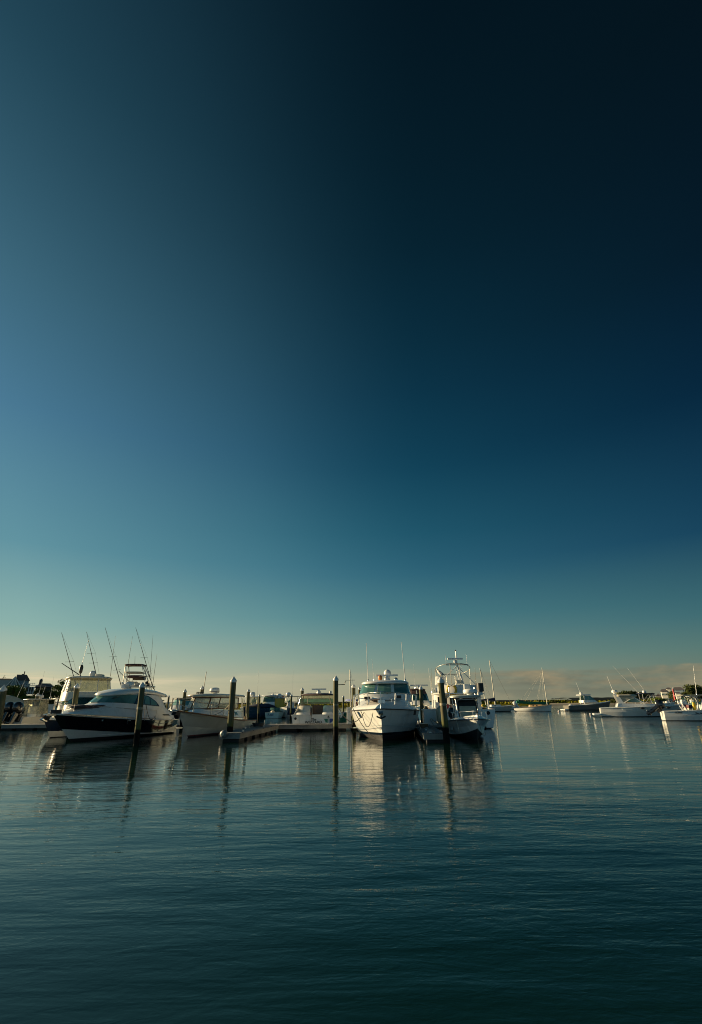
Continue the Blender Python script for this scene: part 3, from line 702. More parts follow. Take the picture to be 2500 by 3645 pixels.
    b=MB(); b.prism([(9.2,2.16),(10.4,2.08),(10.4,2.12),(9.2,2.20)],-1.0,-.2,CANM); b.build('deck_cushion',t)
    return t
CRU=whitecruiser()

def centreconsole():
    t=thing('centre_console_boat','white centre console boat with grey hardtop and radar beside the right finger dock','motor boat',(7.25,36.5,0),R(-94.5))
    sp,xe=hull(t,7.45,2.45,.75,[(-.4,-.7,.03,1.5,ANTI),(.06,.62,.80,1.5,WHITE),(.30,.82,.90,1.8,WHITE)],.85,1.12,WHITE,3.2,1.7,.92,.35,rail=NAVY,railr=.035,crown=.20,cockpit=4.6,floor=.4)
    b=MB()
    for sg in (1,-1): b.tube([(7.45*(i/20)+.1,sg*(1.03*(1-max((i/20-.35)/.65,0)**1.6)),.07+.56*(i/20)**3+.03) for i in range(20)],.016,WHITE,5)
    b.build('boot_stripe',t)
    a0=plan(.4,3.2,4.9,.50,.46,.5); a=plan(1.42,3.2,4.75,.52,.48,.5); a2=plan(2.12,3.3,4.2,.42,.36,.35)
    cabin(t,'console',[a0,a],WHITE)
    ap=MB(); ap.tube([(4.85,-.62,1.05),(4.6,-.60,1.9),(4.42,-.48,2.1),(4.40,.48,2.1),(4.6,.60,1.9),(4.85,.62,1.05)],.04,METAL,8); ap.build('windshield_hoop',t)
    ap=MB(); ap.add([(4.82,-.57,1.1),(4.82,.57,1.1),(4.58,.56,1.88),(4.42,.45,2.06),(4.42,-.45,2.06),(4.58,-.56,1.88)],[(0,1,2,3,4,5)],DARK); ap.build('windshield',t)
    b=MB(); b.add([(4.84,-.50,1.13),(4.84,.50,1.13),(4.68,.48,1.72),(4.68,-.48,1.72)],[(0,1,2,3)],CANT); b.build('console_panel',t)
    ttop(t,2.2,4.95,.92,.9,2.32,GREYW,METAL,.08)
    b=MB(); b.loft([plan(z,2.0+e,5.05-e,1.04-e,1.0-e,.6) for z,e in ((2.20,.0),(2.24,.0))],ALU); b.build('hardtop_edge',t)
    radar_dome(t,4.3,.30,2.34,.44,.20)
    b=MB(); b.box((3.0,.30,2.72),(.3,.42,.6),WHITE,tp=.9); b.build('electronics_box',t)
    b=MB(); b.loft([plan(z,2.8,3.5,.22,.2,.2) for z in (2.5,2.9,3.0)],RUBBER); b.build('life_jacket_bag',t,loc=(.3,1.05,.05))
    b=MB(); b.box((3.5,1.0,2.5),(.3,.3,.32),WHITE); b.build('spotlight_box',t)
    for i,(x,y) in enumerate(((3.1,-.85),(2.9,.8),(2.4,.85))): 
        b=MB(); b.tube([(x,y,2.3),(x-.1,y,2.85)],.028,METAL); b.build('rod_holder',t)
    pts=[]
    for i in range(9):
        u=.62+.38*i/8; p=sp(u); pts.append((p.x-.1,max(p.y-.12,0),p.z+.04))
    pts2=pts+[(x,-y,z) for x,y,z in reversed(pts[:-1])]
    rail(t,pts2,.34,METAL,.02,post=3)
    outboard(t,-.05,-.45,.95,1); outboard(t,-.05,.45,.95,1)
    b=MB(); b.tube([(7.9,.1,1.18),(7.5,.25,1.30),(7.0,.1,1.36)],.02,METAL); b.build('bow_cleat',t)
    return t
CC=centreconsole()

def wizzard():
    t=thing('express_boat','cream white express boat moored stern on, lettered transom, canvas top and open array radar','motor boat',(-3.15,44.35,0),R(90.5))
    sp,xe=hull(t,10.0,4.15,1.2,[(-.5,-.4,.03,1.6,ANTI),(.05,.1,.86,1.8,WHITE),(.5,.8,.95,2.1,WHITE)],1.06,1.6,CREAM,3.4,1.7,.96,.4,rail=METAL,railr=.03,cockpit=3.4,floor=.45)
    b=MB(); b.box((-.45,0,.27),(.9,3.9,.12),WHITE); b.build('swim_platform',t)
    b=MB(); b.box((-.015,0,1.08),(.14,4.05,.08),WHITE); b.build('transom_cap',t)
    b=MB(); b.box((-.01,1.30,.70),(.03,.02,.62),GREYW); b.box((-.01,.76,.70),(.03,.02,.62),GREYW); b.build('transom_door_seams',t)
    b=MB(); b.lathe([(.10,0),(.10,.02),(.05,.03)],(-.02,1.65,.82),DARK,12,axis=(-1,0,0)); b.build('shore_power_inlet',t)
    text_part('The',.26,t,(-.022,.12,.66),(R(90),0,R(-90)),INK,'lettering')
    text_part('WIZZARD',.31,t,(-.022,.15,.42),(R(90),0,R(-90)),INK,'lettering')
    # emblem: a hatted figure with spread blue and green cape and a staff
    def flat(poly,m,n,x=-.02):
        b=MB(); b.prism([(-y,z) for y,z in poly],x-.006,x,m,axis='x'); return b.build(n,t)
    def fl2(poly,m,n,x=-.02): 
        b=MB(); b.prism([(y,z) for y,z in poly],x-.006,x,m,axis='x'); return b.build(n,t)
    fl2([(-.72,.78),(-1.04,.78),(-1.04,.45),(-.86,.52)],TEALP,'emblem_cape')
    fl2([(-1.18,.45),(-1.18,.78),(-1.50,.79),(-1.44,.58)],BLUEP,'emblem_cape')
    fl2([(-1.02,.45),(-1.20,.45),(-1.18,.88),(-1.04,.88)],GREYW,'emblem_robe',-.024)
    fl2([(-1.0,.88),(-1.22,.88),(-1.14,.92),(-1.08,1.04)],INK,'emblem_hat',-.026)
    b=MB(); b.tube([(-.03,-1.52,.44),(-.03,-1.72,.96)],.016,INK,5); b.lathe([(0,-.05),(.045,0),(0,.05)],(-.03,-1.73,1.0),INK,8); b.build('emblem_staff',t)
    # cockpit seats, helm bulkhead, companionway
    for y,w_ in ((1.05,1.25),(-1.05,1.1)):
        b=MB(); b.loft([plan(z,2.2+e,3.3,w_/2-e,w_/2-e,.2) for z,e in ((.45,0),(1.35,0),(1.75,.06),(1.82,.16))],CREAM,caps=(1,1)); o=b.build('seat_back',t); o.location=(0,y,0)
        b=MB(); b.loft([plan(z,.45+e,2.2,w_/2-e-.05,w_/2-e-.05,.15) for z,e in ((.45,0),(1.22,0),(1.27,.06))],WHITE); o=b.build('seat_base',t); o.location=(0,y,0)
    b=MB(); b.box((3.42,0,1.2),(.1,.95,1.3),TEAK); b.build('companionway_door',t)
    for sg in (1,-1):
        b=MB(); b.loft([[V(.6,1.9*sg,1.08),V(.6,1.75*sg,1.08),V(4.6,1.75*sg,1.2),V(4.6,1.95*sg,1.2)],[V(2.2,1.75*sg,1.6),V(2.2,1.65*sg,1.6),V(4.6,1.62*sg,1.75),V(4.6,1.75*sg,1.75)],[V(2.7,1.70*sg,1.95),V(2.7,1.62*sg,1.95),V(4.4,1.6*sg,2.0),V(4.4,1.68*sg,2.0)]],CREAM,caps=(1,1)); b.build('coaming',t)
    a=plan(1.95,2.6,5.6,1.72,1.6,1.4); b_=plan(2.42,2.8,4.6,1.58,1.45,1.1); c_=plan(2.68,2.6,4.2,1.45,1.35,1.0)
    for q0,q1 in ((.05,.24),(.25,.38),(.39,.61),(.62,.75),(.76,.95)):
        win(t,a,b_,q0,q1,.02,.98,CLEARG,'windshield_pane',off=0,n=6,th=.01)
        win(t,b_,c_,q0,q1,.05,.98,CLEARM,'curtain_panel',off=0,n=6,th=.01)
    f=MB()
    for q in (.05,.245,.385,.615,.755,.95): f.tube([surf(a,b_,q,0),surf(a,b_,q,1),surf(b_,c_,q,1)],.03,METAL,6)
    for r_ in (a,b_): f.tube([surf(r_,r_,.05+.9*i/24,0) for i in range(25)],.025,METAL,6)
    for sg in (1,-1): f.tube([(1.6,1.8*sg,1.5),(2.2,1.6*sg,2.4),(2.6,1.4*sg,2.68)],.03,METAL,6)
    f.build('windshield_frame',t)
    b=MB(); b.loft([plan(lambda x:2.66,2.4,4.7,1.5,1.45,1.2),plan(lambda x:2.74,2.5,4.6,1.35,1.3,1.1),plan(lambda x:2.82,2.8,4.2,.9,.8,.9)],CANM); b.build('canvas_top',t)
    b=MB(); b.tube([(2.9,-1.5,2.45),(2.9,-1.4,2.72),(2.9,-.9,2.8),(2.9,.9,2.8),(2.9,1.4,2.72),(2.9,1.5,2.45)],.06,WHITE,8); b.build('radar_arch',t)
    radar_bar(t,2.9,-.1,2.82,1.35,R(3)); sat_dome(t,2.9,-1.15,2.78,.13)
    # pirate style black flag on the transom
    p=MB(); p.tube([(-.12,.42,1.05),(-.35,.36,1.85)],.014,TEAK); p.build('flag_staff',t)
    p=MB(); g=[]
    for i in range(6):
        for j in range(5): g.append((-.33+.04*math.sin(i*1.3)+.12*j/4,.38-.10*j/4+.03*math.sin(i+j),1.78-.95*i/5-.05*j))
    p.add(g,[(i*5+j,i*5+j+1,(i+1)*5+j+1,(i+1)*5+j) for i in range(5) for j in range(4)],RUBBER,True); p.build('flag',t)
    return t
WIZ=wizzard()

def sportfish():
    t=thing('sportfishing_boat','large white sportfishing boat behind the centre console boat, tall mast and yellow horseshoe buoy','motor yacht',(8.85,42.0,0),R(86))
    sp,xe=hull(t,13.5,5.0,1.5,[(-.7,-.6,.03,1.6,ANTI),(.08,.1,.88,1.9,WHITE),(.8,1.1,.95,2.2,WHITE)],1.42,2.2,WHITE,3.5,1.7,.95,.4,rail=TEAK,railr=.035,cockpit=3.6,floor=.7)
    b=MB(); b.lathe([(.14,0),(.14,.03),(.07,.04)],(-.02,1.6,1.2),DARK,12,axis=(-1,0,0)); b.build('hawse_pipe',t)
    b=MB(); b.lathe([(.14,0),(.14,.03),(.07,.04)],(-.02,-1.8,1.15),DARK,12,axis=(-1,0,0)); b.build('hawse_pipe',t)
    a=plan(.7,3.6,9.8,2.05,2.0,1.6); b_=plan(2.62,3.7,9.2,1.95,1.9,1.5)
    cabin(t,'deckhouse',[a,b_],WHITE)
    def aft(y0,y1,z0,z1,m,n,x=3.6,th=.05):
        b=MB(); b.box((x-th/2,(y0+y1)/2,(z0+z1)/2),(th,abs(y1-y0),z1-z0),m); return b.build(n,t)
    aft(1.75,.95,1.78,2.42,DARK,'window'); aft(.70,-.15,1.78,2.42,DARK,'window'); aft(-.4,-1.5,1.78,2.42,DARK,'window')
    d=aft(1.75,.60,.75,1.74,TEAK,'door_frame',3.58)
    b=MB(); b.box((3.50,1.17,1.22),(.04,.82,.84),WHITE); b.build('door',d)
    b=MB(); b.box((3.47,1.17,1.22),(.02,.02,.8),GREYW); b.build('door_seam',d)
    c0=plan(2.62,3.0,7.6,1.85,1.7,1.3); c1=plan(3.35,3.2,7.0,1.6,1.45,1.1)
    cabin(t,'flybridge',[c0,c1],WHITE)
    b=MB(); b.loft([plan(z,2.6,8.6,2.1,2.0,1.5) for z in (2.60,2.70)],WHITE); b.build('flybridge_deck',t)
    # flybridge railing hoop and seats
    f=MB(); hoop=[(4.6+1.9*math.cos(q),.15+1.55*math.sin(q),4.75-.38*math.cos(q)) for q in [i*math.pi/12 for i in range(24)]]
    f.tube(hoop,.03,ALU,6,closed=True)
    for i in (1,6,11,13,18,23): p=hoop[i]; f.tube([p,(4.6+(p[0]-4.6)*.9,p[1]*.95,3.4)],.022,ALU)
    f.build('railing_hoop',t)
    b=MB(); b.loft([plan(z,3.5+e,4.5,.45-e*.5,.4-e*.5,.3) for z,e in ((3.4,0),(3.9,.1),(4.1,.2))],WHITE); o=b.build('helm_seat',t); o.location=(0,1.45,0)
    b=MB(); b.box((3.2,-.15,3.62),(.3,.5,.30),CREAM); b.build('instrument_pod',t)
    # mast with tripod, crosstree, radar
    m=MB(); m.tube([(3.4,-.75,2.7),(3.5,-.15,5.05),(3.5,-.12,6.25)],.075,WHITE,8,r2=.05); m.build('mast',t)
    m=MB(); m.tube([(3.5,-.12,4.95),(3.2,1.9,3.3)],.035,WHITE); m.tube([(3.5,-.12,4.95),(3.2,-1.75,3.2)],.035,WHITE); m.tube([(3.5,.0,4.9),(3.2,-.3,3.1)],.03,WHITE); m.build('mast_stays',t)
    m=MB(); m.box((3.5,-.15,5.05),(.14,1.95,.08),ALU); m.tube([(3.5,.78,5.05),(3.5,.82,5.95)],.02,METAL); m.tube([(3.5,-1.05,5.05),(3.5,-1.03,5.98)],.02,METAL); m.build('crosstree',t)
    m=MB(); m.box((3.35,0,5.55),(.14,1.35,.14),WHITE,R(6)); m.lathe([(.16,0),(.18,.15),(.1,.3)],(3.4,0,5.15),WHITE,10); m.build('open_array_radar',t)
    m=MB(); m.lathe([(.05,0),(.07,.1),(0,.14)],(3.5,-.12,6.2),DARK,8); m.build('masthead_light',t)
    m=MB()
    for y in (-.35,-.62): m.tube([(3.6,y,3.2),(3.6,y+.12,4.95)],.018,METAL)
    for k in range(8): m.tube([(3.6,-.35+.015*k,3.35+.2*k),(3.6,-.62+.015*k,3.35+.2*k)],.013,METAL)
    m.build('ladder',t)
    # horseshoe buoy
    h=MB(); h.tube([(2.95,.55+.36*math.sin(q)*1.0,2.95-.42*math.cos(q)) for q in [(-2.5+5.0*i/16) for i in range(17)]],.11,YEL,8); h.build('horseshoe_buoy',t)
    m=MB(); m.tube([(2.9,.9,3.5),(2.9,.2,3.1)],.014,DARK,5); m.tube([(2.9,.25,3.5),(2.9,.9,3.1)],.014,DARK,5); m.build('buoy_strap',t)
    for sg,ys in ((-1,(-2.15,-2.27,-2.38)),(1,(2.2,2.3))):
        for i,y in enumerate(ys):
            b=MB(); b.tube([(1.5+.5*i,y,1.45),(1.4+.5*i,y-.04*sg,2.15)],.045,WHITE); b.build('rod_holder',t)
    for y in (2.1,): antenna(t,5,y,2.7,2.2,(0,.08),.02)
    for x,y,dx_ in ((6,2.0,.3),(6,-2.0,-.3)):
        b=MB(); b.tube([(x,y,2.7),(x-.6,y+.0,4.9)],.022,ALU,r2=.012); b.build('outrigger',t)
    m=MB(); m.tube([(3.3,1.9,2.95),(3.2,-.9,2.45)],.03,WHITE); m.build('boat_hook',t)
    b=MB(); b.lathe([(.02,-.22),(.09,-.18),(.1,0),(.09,.18),(.02,.22)],(.1,-1.55,1.66),YEL,10,axis=(0,1,.25)); b.build('yellow_float',t)
    b=MB(); b.box((2.2,1.95,1.6),(.5,.3,.75),WHITE); b.box((2.2,1.95,2.9),(.3,.2,.35),WHITE); b.build('locker',t)
    for i in range(3):
        b=MB(); b.lathe([(.08,0),(.1,.05),(.1,.3),(.03,.38)],(1.8,1.6-.5*i,1.45),WHITE if i!=1 else RED,8); b.build('gear_canister',t)
    return t
SPF=sportfish()

# ------------------------------------------------------------------ boats and gear on the left
def smallblue():
    t=thing('blue_bow_boat','dark blue bowed boat with white bottom tucked behind the black coupe cruiser bow','motor boat',(gr(172,2627).x+1.2,gr(172,2627).y+8.2,0),R(-98))
    sp,xe=hull(t,8.2,2.6,.95,[(-.4,-.5,.03,1.5,ANTI),(.0,.05,.84,1.6,WHITE),(.28,.42,.90,1.8,NAVY)],.8,1.18,WHITE,3.2,1.8,.9,.35,rail=WHITE,railr=.035,cockpit=4.5,crown=.10)
    b=MB(); b.prism([(8.7,1.2),(9.15,1.25),(9.4,1.15),(9.1,1.05),(8.9,1.0)],-.1,.1,METAL); b.box((8.3,0,1.32),(.4,.2,.12),METAL); b.build('anchor_roller',t)
    b=MB(); b.loft([plan(z,4.6+e,7.0-e,.7-e,.6-e,.8) for z,e in ((1.1,0),(1.3,.1))],CANT); b.build('deck_cushion',t)
    pts=[]
    for i in range(9):
        u=.55+.45*i/8; p=sp(u); pts.append((p.x-.1,max(p.y-.12,0),p.z+.04))
    rail(t,pts+[(x,-y,z) for x,y,z in reversed(pts[:-1])],.25,METAL,.014,post=2)
smallblue()
def boatbase(name,label,loc,rz,L,B,rows,fs,fb,dm=None,rake=.9,cat='motor boat',grp=None,**k):
    t=thing(name,label,cat,loc,rz,grp); sp,xe=hull(t,L,B,rake,rows,fs,fb,dm or WHITE,n=14,**k); return t,sp
def consolekit(t,x,z,w_=.45,h=1.1,m=None,glassy=True):
    a=plan(z,x,x+1.3,w_,w_*.9,.4); b=plan(z+h,x,x+1.15,w_,w_*.9,.4); c=plan(z+h+.5,x+.1,x+.7,w_*.85,w_*.7,.3)
    cabin(t,'console',[a,b],m or WHITE)
    if glassy: win(t,b,c,.2,.8,0,1,CLEARG,'windscreen',off=0,th=.01)
hullw=[(-.4,-.5,.03,1.5,ANTI),(.06,.1,.84,1.6,WHITE),(.35,.6,.92,1.9,WHITE)]
def hrows(m,bot=None): return [(-.4,-.5,.03,1.5,ANTI),(.03,.08,.84,1.6,bot or m),(.28,.45,.92,1.9,m)]
# triple outboard boat, stern to the camera, with curtained hardtop
P=at(42,2575,54)
t,sp=boatbase('triple_outboard_boat','white fishing boat with three black outboards and a clear curtained hardtop',put(134,58,88,3.9),R(88),9.5,3.0,hullw,.95,1.4,cockpit=5.5,rail=WHITE)
for y in (-.85,0,.85): outboard(t,-.05,y,1.10,1.6,.42)
ttop(t,2.8,5.2,1.0,.9,2.75,CREAM,ALU,.1)
a=plan(1.25,3.0,5.1,.95,.9,.6); b_=plan(2.62,3.0,4.8,.95,.85,.5)
for q0,q1 in ((.0,.12),(.13,.25),(.26,.42),(.43,.57),(.58,.74),(.75,.87),(.88,1)): win(t,a,b_,q0,q1,0,1,CLEARM,'clear_curtain',off=0,n=3,th=.01)
b=MB(); b.add([a[0],a[-1],b_[-1],b_[0]],[(0,1,2,3)],CLEARM); b.build('clear_curtain',t)
consolekit(t,3.2,.9); radar_dome(t,4.2,0,2.78,.3); antenna(t,4.8,.7,2.75,3.0,(.0,-.05)); antenna(t,4.8,-.7,2.75,2.4,(.05,.05))
# canvas covered boat and inflatable
P=at(30,2560,58)
t,sp=boatbase('canvas_covered_boat','boat under a pale green canvas cover at the left edge behind the thick piling',(P.x-6.0,60,0),R(0),8.0,2.8,hrows(CREAM),1.0,1.3)
b=MB(); b.loft([plan(lambda x:1.1,.3,8.2,1.35,1.3,2.4),plan(lambda x:1.9+.5*math.sin(max(0,min(1,x/7))*math.pi),.9,7.0,.9,.8,2.2),plan(lambda x:2.4+.9*math.sin(max(0,min(1,x/6.5))*math.pi),1.6,6.0,.25,.2,1.2)],CANT); b.build('canvas_cover',t); antenna(t,5,0,2.4,2.6,(.25,0))
P=at(55,2545,56)
t=thing('inflatable_dinghy','grey inflatable dinghy with a yellow stripe beside the canvas covered boat','dinghy',(at(48,2545,61).x,61,1.1),R(5))
b=MB()
for sg in (1,-1): b.tube([(-1.3,.55*sg,.3),(.9,.55*sg,.32),(1.5,.3*sg,.42),(1.75,0,.5)],.24,CANT,12)
b.box((-1.1,0,.28),(.1,.9,.5),RUBBER); b.build('inflated_tube',t)
b=MB(); b.tube([(-1.2,-.80,.32),(.95,-.80,.34)],.035,YEL,6); b.build('yellow_stripe',t)
b=MB(); b.box((0,0,-.3),(2.6,.5,.5),FASC); b.box((0,0,-.68),(3.2,1.2,.35),ANTI); b.build('cradle',t)
# small white boats further back on the left
for i,(px,Y,rz,hard,lb) in enumerate([(128,62,70,1,'white hardtop fishing boat with a searchlight between curtained boat and coupe cruiser'),(60,72,80,0,'low white cabin boat behind the thin piling on the far left')]):
    P=at(px,2560,Y); t,sp=boatbase('hardtop_boat',lb,(P.x,Y,0),R(rz),8.5,3.0,hullw,1.0,1.5,cockpit=4.5)
    if hard:
        ttop(t,2.4,5.0,1.2,1.0,2.9,CREAM,ALU,.1); consolekit(t,3.0,1.0); b=MB(); b.lathe([(.1,0),(.22,.1),(.2,.3),(0,.36)],(3.4,0,2.92),METAL,10); b.build('searchlight',t); antenna(t,3.4,.3,2.9,3.0,(-.15,-.1))
        for y in (-.9,-.3,.3,.9):
            b=MB(); b.tube([(2.4,y,2.85),(2.1,y,3.2)],.03,ALU); b.build('rod_holder',t)
    else:
        c0=plan(1.1,2.5,7,1.2,1.1,2); c1=plan(2.3,2.6,6,1.0,.9,1.5); cabin(t,'cabin',[c0,c1],WHITE); win(t,c0,c1,.3,.7,.4,.9,GLASSG,'windshield'); radar_dome(t,4,0,2.32,.3); antenna(t,4,.5,2.3,2.6,(.2,0))
# flybridge sportfisher with enclosed bridge
P=at(288,2575,56)
t,sp=boatbase('flybridge_yacht','white flybridge fishing yacht with clear enclosed bridge and two tall outriggers',(P.x,56,0),R(-62),11.5,4.3,hullw,1.3,2.0,cat='motor yacht',rake=1.5,rail=WHITE)
a=plan(1.7,1.8,8.6,1.9,1.8,2.2); b_=plan(2.9,2.2,7.2,1.75,1.65,1.6); cabin(t,'deckhouse',[a,b_],CREAM); win(t,a,b_,.27,.73,.35,.85,GLASS,'windshield',n=12)
c0=plan(2.45,1.8,7.4,2.35,2.1,1.6); c1=plan(3.25,1.7,7.0,2.3,2.05,1.5); c2=plan(4.5,1.9,6.4,2.0,1.85,1.3)
cabin(t,'flybridge',[c0,c1],CREAM,top=True)
for k in range(9): q0=.02+k*.107; win(t,c1,c2,q0,q0+.1,.03,.97,CLEARM,'clear_curtain',off=0,n=4,th=.012)
b=MB(); b.add([c1[0],c1[-1],c2[-1],c2[0]],[(0,1,2,3)],CLEARM); b.build('clear_curtain',t)
for k in range(10):
    f=MB(); f.tube([surf(c1,c2,.015+k*.1075,0),surf(c1,c2,.015+k*.1075,1)],.04,WHITE); f.build('curtain_post',t)
b=MB(); b.loft([plan(4.48,1.4,6.9,2.15,2.0,1.5),plan(4.57,1.3,7.0,2.2,2.05,1.5),plan(4.68,1.8,6.4,1.8,1.7,1.3)],CREAM); b.build('hardtop',t)
radar_dome(t,4.2,.2,4.65,.26,.5); radar_dome(t,2.8,.9,4.65,.5,.25,CREAM)
b=MB(); b.lathe([(.1,0),(.16,.15),(.18,.6),(.1,.8),(0,.85)],(4.9,-.9,5.0),DPOLE,10); b.tube([(4.9,-.9,4.6),(4.9,-.9,5.05)],.05,DPOLE); b.build('mast_gear',t); antenna(t,4.9,-.9,5.85,2.4,(-.1,.08),.02,DPOLE)
def outrigger(t,p0,p1,spr=True,r=.045):
    b=MB(); p0=V(*p0);p1=V(*p1); b.tube([p0,p0.lerp(p1,.55),p1],r,DPOLE,6,r2=.016)
    if spr:
        for f_ in (.28,.5):
            c=p0.lerp(p1,f_); b.tube([c+V(.0,-.42,-.02),c,c+V(0,.42,.05)],.014,DPOLE,4); b.tube([c+V(-.35,0,0),c+V(.35,0,.05)],.014,DPOLE,4)
        b.tube([p0.lerp(p1,.03)+V(.3,.3,0),p0.lerp(p1,.5)+V(.35,.35,.1),p1],.007,DPOLE,4)
    b.build('outrigger',t)
def loc(t,v): 
    bpy.context.view_layer.update(); return t.matrix_world.inverted()@v
outrigger(t,loc(t,at(278,2465,54)),loc(t,at(219,2252,54))); outrigger(t,loc(t,at(343,2405,55)),loc(t,at(308,2249,55)))
b=MB(); b.tube([loc(t,at(220,2361,54)),loc(t,at(288,2406,54))],.035,DPOLE,r2=.05); b.build('gin_pole',t)
# tuna tower sportfisher
P=at(520,2560,60)
t,sp=boatbase('tower_sportfisher','sportfishing boat behind the coupe cruiser with an open tuna tower and two leaning outriggers',put(492,63,-80,3.6),R(-80),12,4.4,hullw,1.3,2.0,cat='motor yacht',rake=1.5)
a=plan(1.7,2,9,1.9,1.8,2.2); b_=plan(3.2,2.4,7.4,1.7,1.6,1.6); cabin(t,'deckhouse',[a,b_],WHITE); win(t,a,b_,.27,.73,.4,.85,GLASS,'windshield',n=12)
def L_(px,py,Y=63): return loc(t,at(px,py,Y))
f=MB()
lt,rt=L_(452,2371),L_(514,2369)
for d in (-1.0,1.0):
    o=V(d,0,0)
    f.tube([L_(440,2474)+o,L_(452,2371)+o*.7],.045,ALU); f.tube([L_(553,2476)+o,L_(512,2371)+o*.7],.045,ALU)
    f.tube([L_(452,2371)+o*.7,L_(514,2369)+o*.7],.045,ALU)
    f.tube([L_(447,2410)+o*.85,L_(532,2408)+o*.85],.035,ALU); f.tube([L_(447,2444)+o,L_(540,2436)+o],.035,ALU)
    f.tube([L_(458,2474)+o,L_(454,2371)+o*.7],.03,ALU); f.tube([L_(532,2476)+o,L_(510,2371)+o*.7],.03,ALU)
    f.tube([L_(445,2440)+o,L_(480,2424)+o],.025,ALU)
f.build('tuna_tower',t)
def slab(n,x0,x1,y0,y1,m,Y=63,d=2.0):
    b=MB(); p=L_((x0+x1)/2,(y0+y1)/2,Y); w_=(x1-x0)*Y/1879; h=(y1-y0)*Y/1879
    b.loft([plan(p.z-h/2,p.x-d/2,p.x+d/2,w_/2,w_/2,.5),plan(p.z+h/4,p.x-d/2-.05,p.x+d/2+.05,w_/2+.03,w_/2+.03,.5),plan(p.z+h/2,p.x-d/2+.1,p.x+d/2-.1,w_/2-.15,w_/2-.15,.4)],m); o=b.build(n,t)
    for v in o.data.vertices: v.co.y+=p.y
    return o
slab('tower_roof',450,516,2365,2371,CANM); slab('belly_band',452,508,2392,2397,CANT); slab('sun_shade',459,512,2405,2413,CANM)
slab('control_station',474,515,2412,2421,CANC,d=1.0); slab('upper_platform',440,545,2442,2447,ALU)
outrigger(t,L_(433,2447,60),L_(374,2233,60)); outrigger(t,L_(546,2453,60),L_(483,2234,60))
b=MB(); b.tube([L_(423,2389),L_(478,2445)],.03,DPOLE,r2=.05); b.build('gin_pole',t)
for (a0,a1) in (((393,2408),(411,2264)),((456,2365),(472,2265)),((534,2410),(545,2260)),((544,2435),(559,2328)),((480,2365),(481,2335))):
    b=MB(); b.tube([L_(*a0),L_(*a1)],.028,DPOLE,5,r2=.012); b.build('antenna',t)
b=MB(); p=L_(490,2432); b.tube([p,p+V(0,-.7,.1)],.12,CREAM,8); b.box(p+V(0,0,-.15),(.5,.5,.4),CREAM); b.build('searchlight',t)
b=MB()
for px,py in ((524,2430),(528,2438)): p=L_(px,py); b.lathe([(.05,-.2),(.16,-.1),(.16,.1),(.05,.2)],p,RUBBER,8,axis=(0,1,.3))
b.build('tower_loudspeakers',t)
# boat with rod holders behind the gap, aqua canvas
P=at(655,2560,52)
t,sp=boatbase('walkaround_boat','aqua glazed walkaround boat with white rod holders behind the lobster boat bow',put(668,58,-86,4.1),R(-86),9.5,3.4,hullw,1.0,1.5,cat='motor boat')
a=plan(1.5,2.2,8,1.5,1.4,2.2); b_=plan(1.95,2.6,7,1.35,1.3,1.8); c_=plan(2.55,2.6,5.6,1.3,1.2,1.2); cabin(t,'cabin',[a,b_],WHITE)
win(t,b_,c_,.05,.95,0,1,AQUAC,'windshield',n=16)
b=MB(); b.loft([plan(2.55,2.2,6,1.4,1.3,1.2),plan(2.68,2.3,5.8,1.3,1.2,1.1)],CREAM); b.build('hardtop',t)
b=MB(); b.box((4,0,2.8),(.5,.7,.14),CANM); b.build('stowed_canvas',t)
P2=at(600,2510,50)
q=thing('rod_rack','row of white rod holders on the dark quay rail behind the coupe cruiser stern','rod rack',(P2.x,50,0),0)
b=MB(); b.tube([(-1.1,0,2.15),(1.0,0,2.25)],.025,ALU); b.tube([(-1.0,0,.3),(-1.0,0,2.15)],.03,ALU); b.tube([(.9,0,.3),(.9,0,2.2)],.03,ALU); b.box((.7,0,1.55),(.5,.2,.1),WHITE); b.build('rail',q)
for i in range(5):
    b=MB(); b.tube([(-.75+.37*i,0,1.5),(-.65+.37*i,-.1,2.2)],.04,WHITE); b.build('holder_tube',q)

# ------------------------------------------------------------------ boats beyond the gap
P=at(945,2560,70)
t,sp=boatbase('covered_boat','blue canvas covered boat with a white pilothouse windshield beyond the gap',put(965,88,-112,3.9),R(-112),10.5,3.4,hrows(BLUEH),1.3,1.7,cat='motor boat')
b=MB(); b.loft([plan(lambda x:1.3+.04*x,1,11,1.65,1.6,4.5),plan(lambda x:1.9,1.5,9.5,1.1,1,3.6),plan(lambda x:2.1,2.5,8,.3,.3,2)],CANB); b.build('canvas_cover',t)
a=plan(1.7,2.4,5.4,1.3,1.2,.8); b_=plan(3.3,2.2,4.7,1.2,1.1,.6); cabin(t,'pilothouse',[a,b_],WHITE); win(t,a,b_,.3,.7,.42,.9,GLASSG,'windshield'); win(t,a,b_,.05,.24,.45,.9,GLASSG,'side_window')
b=MB(); b.loft([plan(3.3,1.6,5.4,1.5,1.4,.8),plan(3.42,1.7,5.3,1.4,1.3,.8)],WHITE); b.build('hardtop',t); radar_bar(t,3.4,0,3.42,2.0); 
P=at(905,2560,66)
t,sp=boatbase('dark_blue_ttop_boat','dark blue boat with white radome and clear curtains behind the lobster boat stern',put(903,87,-95,3.8),R(-95),9,3.2,hrows(BLUEH),1.2,1.7,cat='motor boat',rail=WHITE)
ttop(t,2.4,5.2,1.2,1.2,3.2,WHITE,ALU); consolekit(t,3.0,1.2); radar_dome(t,4,-.2,3.25,.45,.5); antenna(t,4,.6,3.2,4.2,(0,0),.02)
a=plan(1.4,2.8,5.1,1.0,.95,.6); b_=plan(3.1,2.8,4.8,.9,.85,.5)
